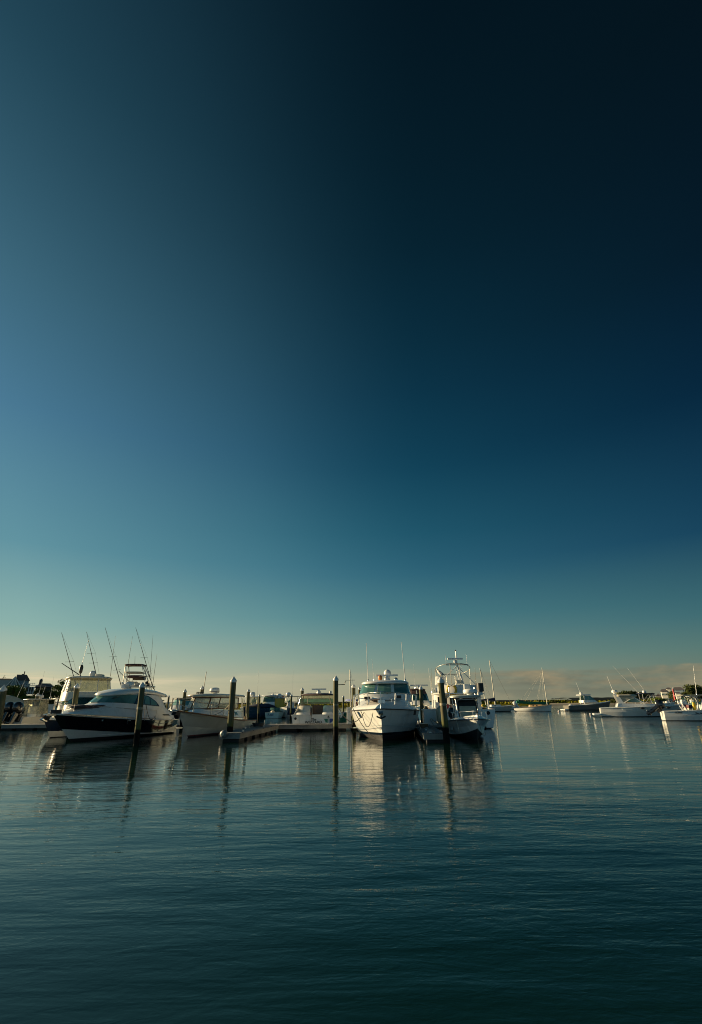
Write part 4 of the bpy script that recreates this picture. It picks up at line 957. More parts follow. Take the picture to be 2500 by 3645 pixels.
for q0,q1 in ((.02,.24),(.25,.5),(.5,.75),(.76,.98)): win(t,a,b_,q0,q1,0,1,CLEARM,'clear_curtain',off=0,n=3,th=.01)
P=at(971,2553,62)
t,sp=boatbase('skiff','pale aqua low transom skiff with lettering moored stern on beyond the gap',put(970,79,88,0),R(88),6.5,2.4,hrows(PALEB),.85,1.0,cat='skiff',cockpit=4.2,floor=.4)
text_part('Reel',.5,t,(-.03,.2,.38),(R(90),0,R(-90)),INKB,'lettering')
b=MB(); b.loft([plan(z,2.2+e,4.6-e,.9-e,.8-e,.8) for z,e in ((.9,0),(1.5,.2))],CLEARG); b.build('windscreen',t)
b=MB(); b.lathe([(.3,0),(.35,.2),(.1,.4)],(1.2,.1,.75),FENDM,8); b.build('engine_cover',t)
P=at(1010,2553,62)
t,sp=boatbase('yellow_curtain_boat','white centre console with yellow spray curtains and radome, bow towards camera',put(992,88,-68,3.5),R(-68),8.2,2.8,hullw,1.1,1.6,cat='motor boat',rail=WHITE)
ttop(t,2.2,4.8,1.1,1.1,3.0,WHITE,ALU); radar_dome(t,3.6,0,3.05,.42,.45); consolekit(t,2.8,1.1)
a=plan(1.0,2.5,4.9,.95,.9,.5); b_=plan(2.9,2.5,4.6,.95,.9,.5)
for q0,q1 in ((.02,.24),(.25,.5),(.5,.75),(.76,.98)): win(t,a,b_,q0,q1,0,1,CLEARY,'yellow_curtain',off=0,n=3,th=.01)
b=MB(); b.tube([(2.0,1.2,1.4),(2.0,1.3,3.6)],.03,ALU); b.add([(2,1.3,3.6),(2,1.0,3.3),(2.0,.9,2.5),(2,1.28,2.4)],[(0,1,2,3)],RED); b.build('red_flag',t)
P=at(1050,2550,64)
t,sp=boatbase('navy_ttop_boat','navy hulled boat with tan T-top and radome left of the moored express boat',put(1036,90,-160,4.1),R(-160),9,3.0,hrows(NAVY,WHITE),1.3,1.8,cat='motor boat',rail=WHITE)
ttop(t,2.8,5.4,1.3,1.2,3.2,CANT,ALU,.06); consolekit(t,3.6,1.2); radar_dome(t,4.6,0,3.22,.42,.5); antenna(t,4,.5,3.2,4.5,(0,0),.02)
# behind the express boat and white cruiser
P=at(1235,2545,60)
t,sp=boatbase('blue_cover_boat','white boat with a folded blue cover between the express boat and the white cruiser',(P.x,60,0),R(70),7.5,2.6,hullw,1.0,1.5,cat='motor boat')
b=MB(); b.loft([plan(z,2+e,4.4-e,.95-e,.9-e,.4) for z,e in ((2.25,0),(2.42,.05))],BLUEP); b.build('bimini_top',t)
f=MB()
for x,y in ((2.2,.9),(2.2,-.9),(4,.9),(4,-.9)): f.tube([(3.2,y,1.2),(x,y,2.3)],.025,ALU)
f.build('bimini_frame',t); b=MB(); b.box((2.0,-.4,1.65),(.3,.3,.9),RED); b.build('fuel_can',t)
P=at(1258,2560,50)
t,sp=boatbase('daysailer','small white sailing boat with thin white mast left of the white cruiser',(P.x-.5,50,0),R(80),6,2.1,hrows(TEALP,WHITE),.7,.95,cat='sailboat')
p0=loc(t,at(1250,2520,52)); p1=loc(t,at(1246,2384,52)); m=MB(); m.tube([V(p0.x,p0.y,.8),p1],.07,CREAM,8,r2=.05); m.build('mast',t)
m=MB(); q_=p0.lerp(p1,.72); m.tube([q_+V(0,-.5,0),q_+V(0,.5,0)],.02,ALU); m.tube([p1,(2.4,-.8,.9)],.01,METAL,4); m.build('rigging',t)
b=MB(); b.loft([plan(z,1+e,5-e,.8-e,.7-e,1) for z,e in ((.75,0),(1.1,.2))],CANG); b.build('boat_cover',t)
P=at(1515,2560,46)
t,sp=boatbase('dark_canvas_cruiser','white cruiser with dark canvas top and open array radar behind the many lined piling',(P.x+.15,58,0),R(-90),9.5,3.2,hrows(BLUEH,WHITE),1.3,1.75,cat='motor yacht',rail=WHITE)
a=plan(1.75,2,8,1.45,1.3,2.4); b_=plan(2.15,2.3,7,1.3,1.2,2); c_=plan(2.75,2.4,5.8,1.25,1.15,1.3); cabin(t,'trunk_cabin',[a,b_],WHITE)
win(t,b_,c_,.05,.95,0,1,GLASS,'windshield',n=14)
d_=plan(3.2,2.2,5.2,1.1,1.0,1.1); win(t,c_,d_,.05,.495,0,1,CANM,'canvas_panel',n=8); win(t,c_,d_,.505,.95,0,1,CANM,'canvas_panel',n=8)
b=MB(); b.loft([plan(3.2,2.0,5.4,1.2,1.1,1.2),plan(3.3,2.2,5.2,1.0,.9,1.1)],CANM); b.build('canvas_top',t); radar_bar(t,3.6,.5,3.3,1.9); antenna(t,3.6,.1,3.3,2.5,(0,0),.02)
b=MB(); b.box((3,-.6,3.5),(.3,.4,.3),DPOLE); b.build('horn',t)
# ------------------------------------------------------------------ moored boats on the right
def mast(t,pts,r=.07,m=None,name='mast'):
    b=MB(); b.tube(pts,r,m or CREAM,8,r2=r*.6); return b.build(name,t)
# catboat with green sail cover, bow to the right
P0=gr(1838,2533); P1=gr(1972,2533); Lc=(P1-P0).length
t=thing('catboat','white catboat with green sail cover and raked varnished mast on a mooring','sailboat',(P0.x,P0.y,0),math.atan2(P1.y-P0.y,P1.x-P0.x))
sp,xe=hull(t,Lc*.93,3.0,.35,[(-.3,-.4,.03,1.5,ANTI),(.03,.06,.84,1.5,WHITE),(.35,.7,.97,1.8,WHITE)],.72,1.35,CREAM,3.0,1.5,.8,.35,rail=TEAK,railr=.035,n=16,cockpit=3.2,floor=.3)
ml=lambda px,py:(lambda p:t.matrix_world.inverted()@p)(at(px,py,P0.y-.3))
bpy.context.view_layer.update()
mast(t,[V(Lc*.86,0,.9),V(*ml(1930,2377))],.085,CREAM)
b=MB(); g0=ml(1953,2506); g1=ml(1840,2499); b.tube([g0,g0.lerp(g1,.35)+V(0,0,-.05),g0.lerp(g1,.8),g1],.44,CANG,10,r2=.24); b.build('sail_cover',t)
b=MB(); b.lathe([(.28,-.3),(.32,.1),(.2,.5),(0,.6)],ml(1848,2500),CANG,8); b.build('sail_bundle',t)
a=plan(lambda x:.85+.03*x,3.2,6.8,1.0,.85,1.2); b_=plan(lambda x:1.25+.03*x,3.3,6.6,.9,.75,1.1); cabin(t,'coach_roof',[a,b_],TEAK if False else mat('varnished_pale',(.34,.22,.09),.4))
for q in (.88,.80): win(t,a,b_,q,q+.03,.2,.8,DARK,'porthole',n=3)
b=MB(); tp=ml(1930,2380)
for px,py in ((1853,2496),(1872,2495),(1910,2500),(1916,2500),(1935,2500)): b.tube([tp+V(0,0,-.6),ml(px,py)],.014,CREAM,4)
b.build('rigging',t)
# two sailboats further out; the nearer one has a navy sail cover
def sloop(label,px0,px1,py,Y,masts,cover,flip=1,visible=True,hullm=GREYW,cabinlen=.4):
    a=at(px0,py,Y); b2=at(px1,py,Y); L=abs(b2.x-a.x)
    t=thing('sloop',label,'sailboat',(a.x,Y,0),0 if px1>px0 else math.pi,'masted sailing boats far out in the harbour'); bpy.context.view_layer.update()
    hull(t,L*.9,3.0,L*.1,[(-.3,-.4,.03,1.5,ANTI),(.10,.12,.86,1.5,hullm),(.45,.8,.97,1.8,hullm)],.95,1.3,WHITE,3.0,1.5,.7,.35,rail=WHITE,railr=.03,n=14)
    inv=t.matrix_world.inverted()
    c0=plan(1.0,L*.25,L*.62,.9,.7,1.2); c1=plan(1.45,L*.26,L*.6,.8,.6,1.1); cabin(t,'coach_roof',[c0,c1],WHITE)
    for q in (.80,.86,.92): win(t,c0,c1,q,q+.025,.2,.8,DARK,'porthole',n=2)
    base=inv@at(*masts[0],Y); top=inv@at(*masts[1],Y); mast(t,[V(base.x,0,1.0),top],.13,CREAM)
    g=MB()
    for p in masts[2:]: g.tube([top,inv@at(*p,Y)],.03,ALU,4)
    g.build('rigging',t)
    if cover:
        g=MB(); k0=inv@at(*cover[0],Y); k1=inv@at(*cover[1],Y); g.tube([k0,k0.lerp(k1,.3),k1],.45,cover[2],8,r2=.12); g.build('sail_cover',t)
    return t
sloop('grey hulled sloop with navy sail cover and headsail furled on the slanting forestay',1720,1828,2520,120,[(1763,2500),(1743,2351),(1823,2508)],((1762,2490),(1713,2492),CANB))
sloop('smaller sloop half hidden behind the sportfishing boat with bare mast',1690,1745,2515,140,[(1730,2500),(1709,2379),(1749,2488),(1741,2488)],None)
fs=MB(); 
# small mooring buoys
for px,py,lb in ((1990,2532,'white mooring buoy off the bow of the catboat'),(2103,2542,'white mooring buoy left of the big white express boat stern')):
    p=gr(px,py+2); t=thing('mooring_buoy',lb,'buoy',(p.x,p.y,0),group='mooring buoys'); r=3.6*p.y/1879*.9
    b=MB(); b.lathe([(0,-r*.5)]+[(r*math.sin(q),r*.5-r*math.cos(q)) for q in (.6,1.0,1.4,1.8,2.2,2.7)]+[(0,r*1.5)],(0,0,0),WHITE,12,cap=False); b.build('float',t)
    b=MB(); b.lathe([(r*1.0,r*.32),(r*1.04,r*.42),(r*1.0,r*.52)],(0,0,0),RED,12,cap=False); b.tube([(0,0,r*1.4),(0,0,r*1.8)],r*.12,METAL); b.build('band',t)
a=gr(1988,2531); rope('pale mooring pennant from catboat bow to buoy',(at(1968,2517,P0.y)),(a.x,a.y,.3),.3,CREAM,.05)
# grey brown pilothouse boat, stern left
P0=gr(2018,2527); Y0=118
def sidefit(p_left,p_right,Y): 
    a=at(p_left[0],p_left[1],Y); b=at(p_right[0],p_right[1],Y); return a,b
a=at(2018,2525,Y0); b2=at(2182,2525,Y0); L=(b2.x-a.x)
t,sp=boatbase('pilothouse_boat','grey brown hulled pilothouse boat lying between catboat and express boat',(a.x,Y0,0),R(3),L*.93,3.4,hrows(GREYH),1.15,1.95,cat='motor boat',rail=WHITE,rake=L*.08,cockpit=L*.25)
c0=plan(1.7,L*.36,L*.72,1.2,1.1,2.2); c1=plan(2.2,L*.36,L*.66,1.15,1.05,1.8); c2=plan(3.2,L*.38,L*.55,1.05,.95,.8); cabin(t,'pilothouse',[c0,c1],WHITE)
for q0,q1 in ((.02,.22),(.24,.49),(.51,.76),(.78,.98)): win(t,c1,c2,q0,q1,.05,.95,GLASSG,'window',off=0,th=.02)
b=MB(); b.loft([plan(3.2,L*.31,L*.58,1.2,1.1,1),plan(3.4,L*.32,L*.57,1.1,1.0,1)],WHITE); b.build('hardtop',t)
b=MB(); b.tube([(L*.38,-1.0,1.5),(L*.40,-.9,3.3)],.1,WHITE,6); b.tube([(L*.38,1.0,1.5),(L*.40,.9,3.3)],.1,WHITE,6); b.build('hardtop_frame',t)
radar_dome(t,L*.38,0,3.4,.35,.3); antenna(t,L*.39,.4,3.5,2.6,(-.25,0),.04)
b=MB(); b.lathe([(.5,0),(.55,.3),(.4,.6),(0,.7)],(.9,-.3,.7),WHITE,8); b.build('engine_box',t)
b=MB(); b.loft([plan(z,-.9,0,1.2,1.2,.2) for z in (.15,.4)],WHITE,caps=(1,1)); b.build('swim_platform',t)
# big express boat with folding canvas, bow right
Y0=72; L=9.9
def onside(t,px,py,y):
    """point where the sight line meets the boat's own side plane (local y)"""
    bpy.context.view_layer.update(); inv=t.matrix_world.inverted(); o=inv@V(0,0,HCAM); d=inv.to_3x3()@ray(px,py); return o+d*((y-o.y)/d.y)
t,sp=boatbase('moored_express_boat','long white express boat with canvas enclosure, three oval ports and whip antenna on a mooring',(at(2141,2551,Y0).x,Y0,0),R(-22),L*.80,3.8,[(-.5,-.6,.03,1.5,ANTI),(.06,.08,.86,1.6,WHITE),(.55,.85,.95,1.9,WHITE)],1.08,1.40,cat='motor yacht',rail=WHITE,rake=L*.18,railr=.05,sheerp=1.4)
b=MB(); b.loft([plan(z,-1.0,.1,1.7,1.7,.2) for z in (.22,.42)],WHITE,caps=(1,1)); b.build('swim_platform',t)
c0=plan(lambda x:1.2,2.0,L*.86,1.6,1.5,6.0); c1=plan(lambda x:1.68-.02*x,2.2,L*.78,1.4,1.3,5.0); cabin(t,'deckhouse',[c0,c1],WHITE)
inv=None; bpy.context.view_layer.update(); inv=t.matrix_world.inverted()
def K(px,py,y=-1.5,Y=0): p=onside(t,px,py,-1.3); return V(p.x,y,p.z)
for sg in (-1,1):
    b=MB(); pr=[K(2205,2505),K(2223,2505),K(2208,2482),K(2193,2470),K(2187,2472)]
    b.add([V(p.x,1.3*sg,p.z) for p in pr]+[V(p.x,1.2*sg,p.z) for p in pr],[(0,1,2,3,4),(9,8,7,6,5)]+[(i,(i+1)%5,(i+1)%5+5,i+5) for i in range(5)],WHITE); b.build('radar_arch_leg',t)
    b=MB(); pr=[K(2221,2500),K(2256,2483),K(2268,2478),K(2200,2477)]; b.add([V(p.x,1.27*sg,p.z) for p in pr],[(0,1,2,3)],CANT); b.build('side_curtain',t)
    b=MB(); pr=[K(2240,2500),K(2285,2500),K(2298,2500),K(2262,2482)]; b.add([V(p.x,1.25*sg,p.z) for p in pr],[(0,1,2,3)],GLASSG); b.build('windshield_pane',t)
    b=MB(); b.tube([V(*[K(2296,2505).x,1.26*sg,K(2296,2505).z]),V(K(2256,2482).x,1.22*sg,K(2256,2482).z),V(K(2223,2502).x,1.27*sg,K(2223,2502).z)],.05,WHITE); b.build('windshield_frame',t)
b=MB(); z=K(2230,2475).z; x0,x1=K(2196,2475).x,K(2272,2475).x
b.loft([plan(z-.15,x0,x1,1.5,1.35,.9),plan(z,x0,x1,1.5,1.35,.9),plan(z+.12,x0+.2,x1-.3,1.2,1.1,.8)],CANT,caps=(1,1)); b.build('canvas_top',t)
radar_dome(t,K(2193,2470).x,0,K(2193,2466).z-.1,.38,.3)
p=K(2187,2464); q=K(2163,2406); b=MB(); b.tube([(p.x,-.6,p.z),(q.x,-.6,q.z)],.04,WHITE,r2=.02); b.build('antenna',t)
for px in (2286,2326,2378):
    p=K(px,2521 if px<2370 else 2519); b=MB(); b.lathe([(.26,0),(.26,.06),(.15,.1)],(p.x,-1.86 if px<2340 else -1.72 ,p.z),DARK,14,axis=(0,-1,0),sy=.45); b.build('oval_port',t)
b=MB(); p=K(2235,2524); b.box((p.x,-1.87,p.z),(1.3,.03,.22),WHITE); b.box((p.x,-1.885,p.z),(1.2,.02,.14),GREYW); b.build('side_vent',t)
pts=[(sp(.45+.55*i/10).x-.1,max(sp(.45+.55*i/10).y-.12,0),sp(.45+.55*i/10).z+.05) for i in range(11)]
rail(t,pts+[(x,-y,z) for x,y,z in reversed(pts[:-1])],.5,METAL,.02,post=2)
# right hand centre console with raised outboard, bow beyond the right edge
Y0=54.5; a=at(2364,2566,Y0)
t,sp=boatbase('ttop_fishing_boat','white T-top fishing boat with tilted black outboard and dark script on its side',(at(2364,2566,55.4).x,55.4,0),R(-20),7.6,2.5,[(-.3,-.5,.03,1.5,ANTI),(.05,.08,.88,1.6,WHITE),(.40,.6,.95,1.9,WHITE)],.90,1.30,cat='motor boat',rail=WHITE,railr=.04,rake=1.2,cockpit=5.2,sheerp=1.3)
bpy.context.view_layer.update(); inv=t.matrix_world.inverted()
outboard(t,-.10,-.0,1.02,1.05,.95)
def K(px,py,y=-1.0): p=onside(t,px,py,-.75); return V(p.x,y,p.z)
b=MB(); z0=K(2460,2474).z
b.loft([plan(z0-.06,K(2418,2474).x,K(2418,2474).x+3.2,1.1,1.0,.5),plan(z0+.03,K(2416,2474).x,K(2416,2474).x+3.3,1.15,1.05,.5)],CREAM,caps=(1,1)); b.build('hardtop',t)
b=MB()
for sg in (1,-1):
    for pp in ([(2482,2530),(2480,2492),(2470,2478)],[(2488,2530),(2487,2490),(2474,2476)],[(2500,2528),(2498,2494),(2490,2474)]): b.tube([K(*q,y=.75*sg) for q in pp],.05,WHITE)
b.build('hardtop_frame',t)
b=MB(); x=K(2484,2500).x; c0=plan(.4,x+.2,x+1.5,.45,.4,.4); c1=plan(1.5,x+.2,x+1.4,.42,.38,.4); b.loft([c0,c1],GREYW,caps=(0,1)); b.build('console',t)
b=MB(); b.tube([K(2433,2512,-.9),K(2446,2530,-.9)],.05,WHITE); b.tube([K(2433,2512,.9),K(2446,2530,.9)],.05,WHITE); b.tube([K(2446,2528,-.9),K(2446,2528,.9)],.04,WHITE); b.build('leaning_rail',t)
b=MB(); q=K(2476,2500); b.loft([[V(q.x-.18,-.12,.9),V(q.x+.18,-.12,.9),V(q.x+.18,.12,.9),V(q.x-.18,.12,.9)],[V(q.x-.12,-.1,q.z),V(q.x+.1,-.1,q.z),V(q.x+.1,.1,q.z),V(q.x-.12,.1,q.z)]],YEL); b.build('yellow_wet_gear',t)
antenna(t,K(2490,2470).x,.3,z0,2.9,(.12,0),.025); 
text_part('RELEASE',.17,t,(1.25,-1.225,.70),(R(90),0,0),INK,'lettering'); text_part('Sea Hulia',.26,t,(3.15,-1.235,.62),(R(90),0,0),INK,'lettering',.35)
b=MB(); b.tube([(1.6+.1*i,-1.235,.52+.025*math.sin(i*1.6)+.008*i) for i in range(30)],.014,INKB,4); b.build('wave_stripe',t)
# small boats beyond, near the right shore
for px,Y,Lx,rz,lb,m in ((2385,125,9,0,'white T-top fishing boat beyond the express boat bow',WHITE),(2440,118,8,5,'small white runabout with raised bow far right in front of the marsh',CREAM),(2425,150,9,-4,'low white boat far right below the marsh bank',WHITE)):
    a=at(px,2515,Y); t,sp=boatbase('distant_boat',lb,(a.x,Y,0),R(rz),Lx*.85,2.6,hrows(REDB if Y==118 else m,m),1.0,1.5,cat='motor boat',grp='small boats moored near the right shore',rail=WHITE,railr=.05)
    if Y!=118: ttop(t,Lx*.25,Lx*.55,1.0,1.0,3.0,WHITE,WHITE,.1); consolekit(t,Lx*.33,1.0); outboard(t,-.05,0,1.0,1.1,.4,WHITE)
    else:
        b=MB(); b.loft([plan(z,2.0+e,4.5-e,.9-e,.8-e,.8) for z,e in ((1.1,0),(1.7,.2))],CLEARG); b.build('windscreen',t); outboard(t,-.05,0,1.0,1.0,.3,WHITE)
a=at(2297,2510,110); t,sp=boatbase('navy_top_boat','fishing boat with navy top behind the express boat windshield',(a.x-4,110,0),R(-5),9,3,hullw,1.1,1.6,cat='motor boat',rail=WHITE)
ttop(t,3,6,1.2,1.1,3.4,CANB,WHITE,.12); radar_dome(t,4.2,0,3.4,.35,.4); antenna(t,4.6,0,3.5,5,(-.55,0),.04); antenna(t,3.2,.4,3.5,5.5,(-.75,0),.04)
a=at(1858,2511,150); t,sp=boatbase('distant_skiff','tiny white boat with grey outboard behind the catboat cover',(a.x-2,150,0),R(180),5,2,hullw,.8,1.0,cat='skiff'); outboard(t,0,0,1.0,1.6,.5,WHITE)

# ------------------------------------------------------------------ dock gear and ropes
def post_box(name,label,cat,px,py,Y,d,m,extra=None,z=.45):
    p=at(px,py,Y); t=thing(name,label,cat,(p.x,Y,z)); b=MB(); b.box((0,0,d[2]/2),d,m,tp=.94); b.build('body',t)
    l=MB(); l.box((0,0,d[2]+.03),(d[0]*1.06,d[1]*1.06,.07),m); l.build('lid',t); return t
post_box('dock_box','white dock box standing on the right finger dock','dock box',1531,2575,38,(.95,.6,1.0),WHITE)
post_box('power_pedestal','slim white power pedestal on the cross dock by the express boat','pedestal',1243,2575,42.4,(.35,.3,1.15),WHITE)
p=at(1568,2560,36.5)
t=thing('fender','long tan cylindrical fender hanging at the right finger dock','fender',(5.5 if False else p.x,36.5,.55)); b=MB(); b.lathe([(.05,0),(.22,.08),(.25,.2),(.25,.85),(.2,1.0),(.05,1.06)],(0,0,.05),FENDM,16); b.build('body',t)
b=MB(); b.tube([(0,0,1.1),(.1,.2,1.5)],.02,ROPEM); b.build('lanyard',t)
for px,py,Y,r,lb,g in ((1534,2611,28.3,.2,'grey round fender at the left corner of the right finger dock end','f'),(1519,2600,31,.17,'darker round fender behind the corner of the right finger dock','f'),(797,2613,30.1,.21,'grey round fender on the corner of the left finger dock','f')):
    p=at(px,py,Y); t=thing('round_fender',lb,'fender',(p.x,Y,p.z),group='round corner fenders on the finger docks')
    b=MB(); b.lathe([(r*.5,-.12),(r*.92,-.09),(r,0),(r*.92,.09),(r*.5,.12)],(0,0,0),FENDD,18,axis=(-.3,-1,0)); b.build('tyre',t)
    b=MB(); b.lathe([(r*.42,-.14),(r*.42,.14)],(0,0,0),FENDM if px==797 else GREYW,12,axis=(-.3,-1,0)); b.build('hub',t)
p=at(1507,2580,34); t=thing('boarding_step','small tan boarding step between white cruiser and finger dock','step',(p.x+.05,34,.45)); b=MB(); b.box((0,0,.12),(.5,.35,.24),CANC); b.build('box',t); b=MB(); b.box((0,0,.26),(.55,.4,.04),CREAM); b.build('tread',t)
# coil of gear on left finger
p=at(905,2583,36); t=thing('hose_coil','dark coiled hose lying on the left finger dock behind the lobster boat','hose',(p.x,37.5,.47))
b=MB(); b.tube([((.30+.02*i/10)*math.cos(i*.5),(.30)*math.sin(i*.5),.03+.012*i/3) for i in range(60)],.03,RUBBER,6); b.build('coil',t); b=MB(); b.tube([(.4,0,0),(.42,.02,.45)],.02,METAL); b.build('tap',t)
def W(o,x,y,z): 
    return o.matrix_world@V(x,y,z)
bpy.context.view_layer.update()
tP,P,r=PIL[509]; c0=V(tP.location.x+.03*2.1,tP.location.y,1.95)
rope('dark mooring line from leaning piling to the coupe cruiser side cleat',c0+V(.15,.1,0),W(HERO,3.4,1.62,1.25) ,.45,ROPED,.02)
rope('long slack line from the coupe cruiser stern to the lobster boat bow',W(HERO,4.2,1.78,1.05),W(LOB,12.1,.1,1.5),.42)
rope('second thin line from the leaning piling to the coupe cruiser',c0+V(.1,.1,-.05),W(HERO,4.8,1.7,1.1),.35,ROPEM,.010)
tP,P,r=PIL[833]; c0=V(P.x,P.y,2.05)
rope('pale line from the left finger piling to the lobster boat side rail',c0,W(LOB,9.3,1.2,1.3),.12)
rope('thin line across the lobster boat foredeck',W(LOB,9.3,1.2,1.3),W(LOB,11.9,.2,1.6),.18,ROPEM,.012)
tP,P,r=PIL[1196]; c0=V(P.x+.1,P.y,1.85)
rope('slack pale line from the lone piling to the white cruiser bow',c0,W(CRU,10.6,-.75,2.05),1.0,ROPEM,.022)
rope('thin dark strand slanting across the white cruiser hull',W(CRU,10.2,-1.72,1.65),W(CRU,11.6,-.35,.15),.25,ROPED,.02)  # thin dark tube curving down across the cruiser hull
rope('line looping under the white cruiser bow cleat',W(CRU,11.2,-1.15,1.5),W(CRU,12.0,-.45,1.45),.75,ROPED,.018)
tP,P,r=PIL[1498]
for i,(a_,b_,c_) in enumerate(((.1,2.0,'upper'),(.2,1.6,'middle'),(.3,1.2,'lowest'))):
    rope(c_+' of the lines from the many lined piling down to the right finger dock',(P.x+.05,P.y-.2,b_),(P.x+.3+.25*i,P.y-3.2-i,.5),.1,ROPEM,.014)
rope('grey line from the finger dock to the centre console bow cleat',(7.05,28.6,.46),W(CC,7.6,.1,1.3),.55,ROPEM,.014)
rope('thin line from the right finger dock up to the centre console bow rail',(5.6,28.4,.46),W(CC,6.6,-.95,1.1),.05,ROPEM,.012)
tP,P,r=PIL[277]; rope('line from piling to the small blue bow boat',(P.x,P.y,1.7),W(HERO,10.9,-.6,1.6),.15,ROPEM,.012)

# ------------------------------------------------------------------ land, houses, trees
def land(name,pts,z0,z1,m,seed=1,rough=.5,n=60):
    """low shore: pts = outline front edge (x,y) left to right, depth back"""
    rnd=random.Random(seed); (xa,ya),(xb,yb),depth=pts
    nx=n; ny=10; vs=[]
    for j in range(ny+1):
        for i in range(nx+1):
            u=i/nx; v=j/ny; x=xa+(xb-xa)*u; y=ya+(yb-ya)*u+depth*v+(rnd.random()-.5)*rough*3*(1 if j==0 else 0)
            edge=min(1,v*3.0); z=z0+(z1-z0)*edge+(rnd.random()-.5)*rough*.5*edge
            vs.append((x,y,z))
    mb=MB(); mb.add(vs,[(j*(nx+1)+i,j*(nx+1)+i+1,(j+1)*(nx+1)+i+1,(j+1)*(nx+1)+i) for j in range(ny) for i in range(nx)],m,True)
    return struct(mb.build(name))
def grassmat():
    m=bpy.data.materials.new('marsh_grass'); m.use_nodes=True; t=NT(m.node_tree); b=t.n['Principled BSDF']
    o=t.new('ShaderNodeTexCoord').outputs['Object']; n=t.noise(t.mapping(o,(.03,.09,.5)),1.5,5,.6)
    k=t.ramp(n,[(.3,(.055,.075,.010)),(.5,(.13,.12,.014)),(.7,(.20,.15,.02))]); t.put(b.inputs['Base Color'],k); b.inputs['Roughness'].default_value=.95; b.inputs['Specular IOR Level'].default_value=0; return m
GRASS=grassmat(); SAND=mat('beach_sand',(.50,.42,.30),.95,var=.15,scale=.05); HILL=mat('far_woods',(.030,.040,.045),1,var=.2,scale=.01,spec=0)
land('marsh_ground',((-260,330),(330,330),300),-.5,2.3,GRASS,3,.6)
land('marsh_ground',((180,300),(520,190),260),-.4,1.9,GRASS,5,.5)
land('beach',((120,318),(236,318),12),-.3,1.2,SAND,7,.2)
land('shore_ground',((-160,105),(-32,118),160),-.5,2.2,GRASS,9,.4)
land('distant_ridge',((-1500,2600),(3500,2600),600),-2,13,HILL,11,6,120)
land('distant_ridge',((900,2100),(3200,1900),300),-2,17,HILL,12,7,90)
# marsh grass tufts along the front edges (uncountable)
def tufts(name,pts,n,h,m,seed):
    rnd=random.Random(seed); mb=MB(); (xa,ya),(xb,yb),d,z=pts
    vs=[];fs=[]
    for i in range(n):
        u=rnd.random(); x=xa+(xb-xa)*u; y=ya+(yb-ya)*u+rnd.random()*d; w_=h*rnd.uniform(.3,.9); hh=h*rnd.uniform(.5,1.2)*(.6+.6*abs(math.sin(x*.05+seed))); a=rnd.random()*3.14
        c,s_=math.cos(a)*w_,math.sin(a)*w_; k=len(vs); vs+=[(x-c,y-s_,z),(x+c,y+s_,z),(x+c*.7,y+s_*.7,z+hh),(x,y,z+hh*1.25),(x-c*.7,y-s_*.7,z+hh*.9)]; fs.append((k,k+1,k+2,k+3,k+4))
    mb.add(vs,fs,m); return struct(mb.build(name),'stuff')
tufts('marsh_grass',((-240,332),(330,332),60,1.2),4000,1.3,GRASS,1); tufts('marsh_grass',((180,302),(520,192),60,1.0),3500,1.2,GRASS,2)
tufts('shore_scrub',((-150,108),(-34,121),14,.8),2600,1.3,LEAFD,3)
def leaves(mb,c,rad,n,size,m,rnd):
    vs=[];fs=[]
    for i in range(n):
        d=V(rnd.gauss(0,1),rnd.gauss(0,1),rnd.gauss(0,1)).normalized()*(rnd.random()**.35)
        p=V(c[0]+d.x*rad[0],c[1]+d.y*rad[1],c[2]+d.z*rad[2]); s_=size*rnd.uniform(.5,1.2)
        a=V(rnd.uniform(-1,1),rnd.uniform(-1,1),rnd.uniform(-1,1)).normalized(); b=a.cross(V(rnd.uniform(-1,1),rnd.uniform(-1,1),rnd.uniform(-1,1))).normalized()
        k=len(vs); vs+=[p+a*s_,p+b*s_*.6,p-a*s_,p-b*s_*.6]; fs.append((k,k+1,k+2,k+3))
    mb.add(vs,fs,m)
def tree(label,px,ytop,ybot,Y,wpx,m,seed,name='broadleaf_tree',n=2600,grp='trees along the shores',cat='tree',clumps=12,base=1.5):
    rnd=random.Random(seed); P=at(px,ytop,Y); Zt=P.z; w_=wpx*Y/1879
    t=thing(name,label,cat,(P.x,Y,base),group=grp); h=Zt-base; w_*=1.3
    tr=MB(); tr.tube([(0,0,-1),(.1,0,h*.35),(.0,.1,h*.65)],max(.18,h*.03),BARK,7,r2=.06)
    for k in range(6):
        a=k*1.05+rnd.random(); tr.tube([(.05,0,h*(.25+.05*k)),(math.cos(a)*w_*.2,math.sin(a)*w_*.2,h*(.5+.04*k)),(math.cos(a)*w_*.32,math.sin(a)*w_*.32,h*(.62+.04*k))],.09,BARK,5,r2=.03)
    tr.build('trunk',t)
    c=MB(); low=.12 if cat=='shrub' else .28
    for k in range(clumps):
        a=rnd.random()*6.28; q=rnd.random()**.5; zf=rnd.uniform(low,.86); env=math.sin(math.pi*min(1,max(.12,(zf-low*.3)/(1-low*.3))))**.55
        r_=w_*.5*env; cx,cy=math.cos(a)*q*r_*.78,math.sin(a)*q*r_*.7; s_=w_*rnd.uniform(.13,.22)
        leaves(c,(cx,cy,zf*h),(s_,s_,min(s_*.8,h*.18)),n//clumps,max(w_*.034,.16),m,rnd)
    leaves(c,(0,0,h*.8),(w_*.22,w_*.2,h*.18),n//clumps,max(w_*.034,.16),m,rnd)
    c.build('crown',t); return t
tree('round green tree standing alone right of the dark house, lit on its left side',222,2412,0,125,46,LEAFG,1,n=4200,clumps=18)
tree('lower part dark tree right behind the lone green tree',248,2424,0,135,34,LEAFD,2,n=2500)
tree('dark green bushy tree directly in front of the blue grey house',62,2434,0,112,70,LEAFG,3,n=4200,clumps=18)
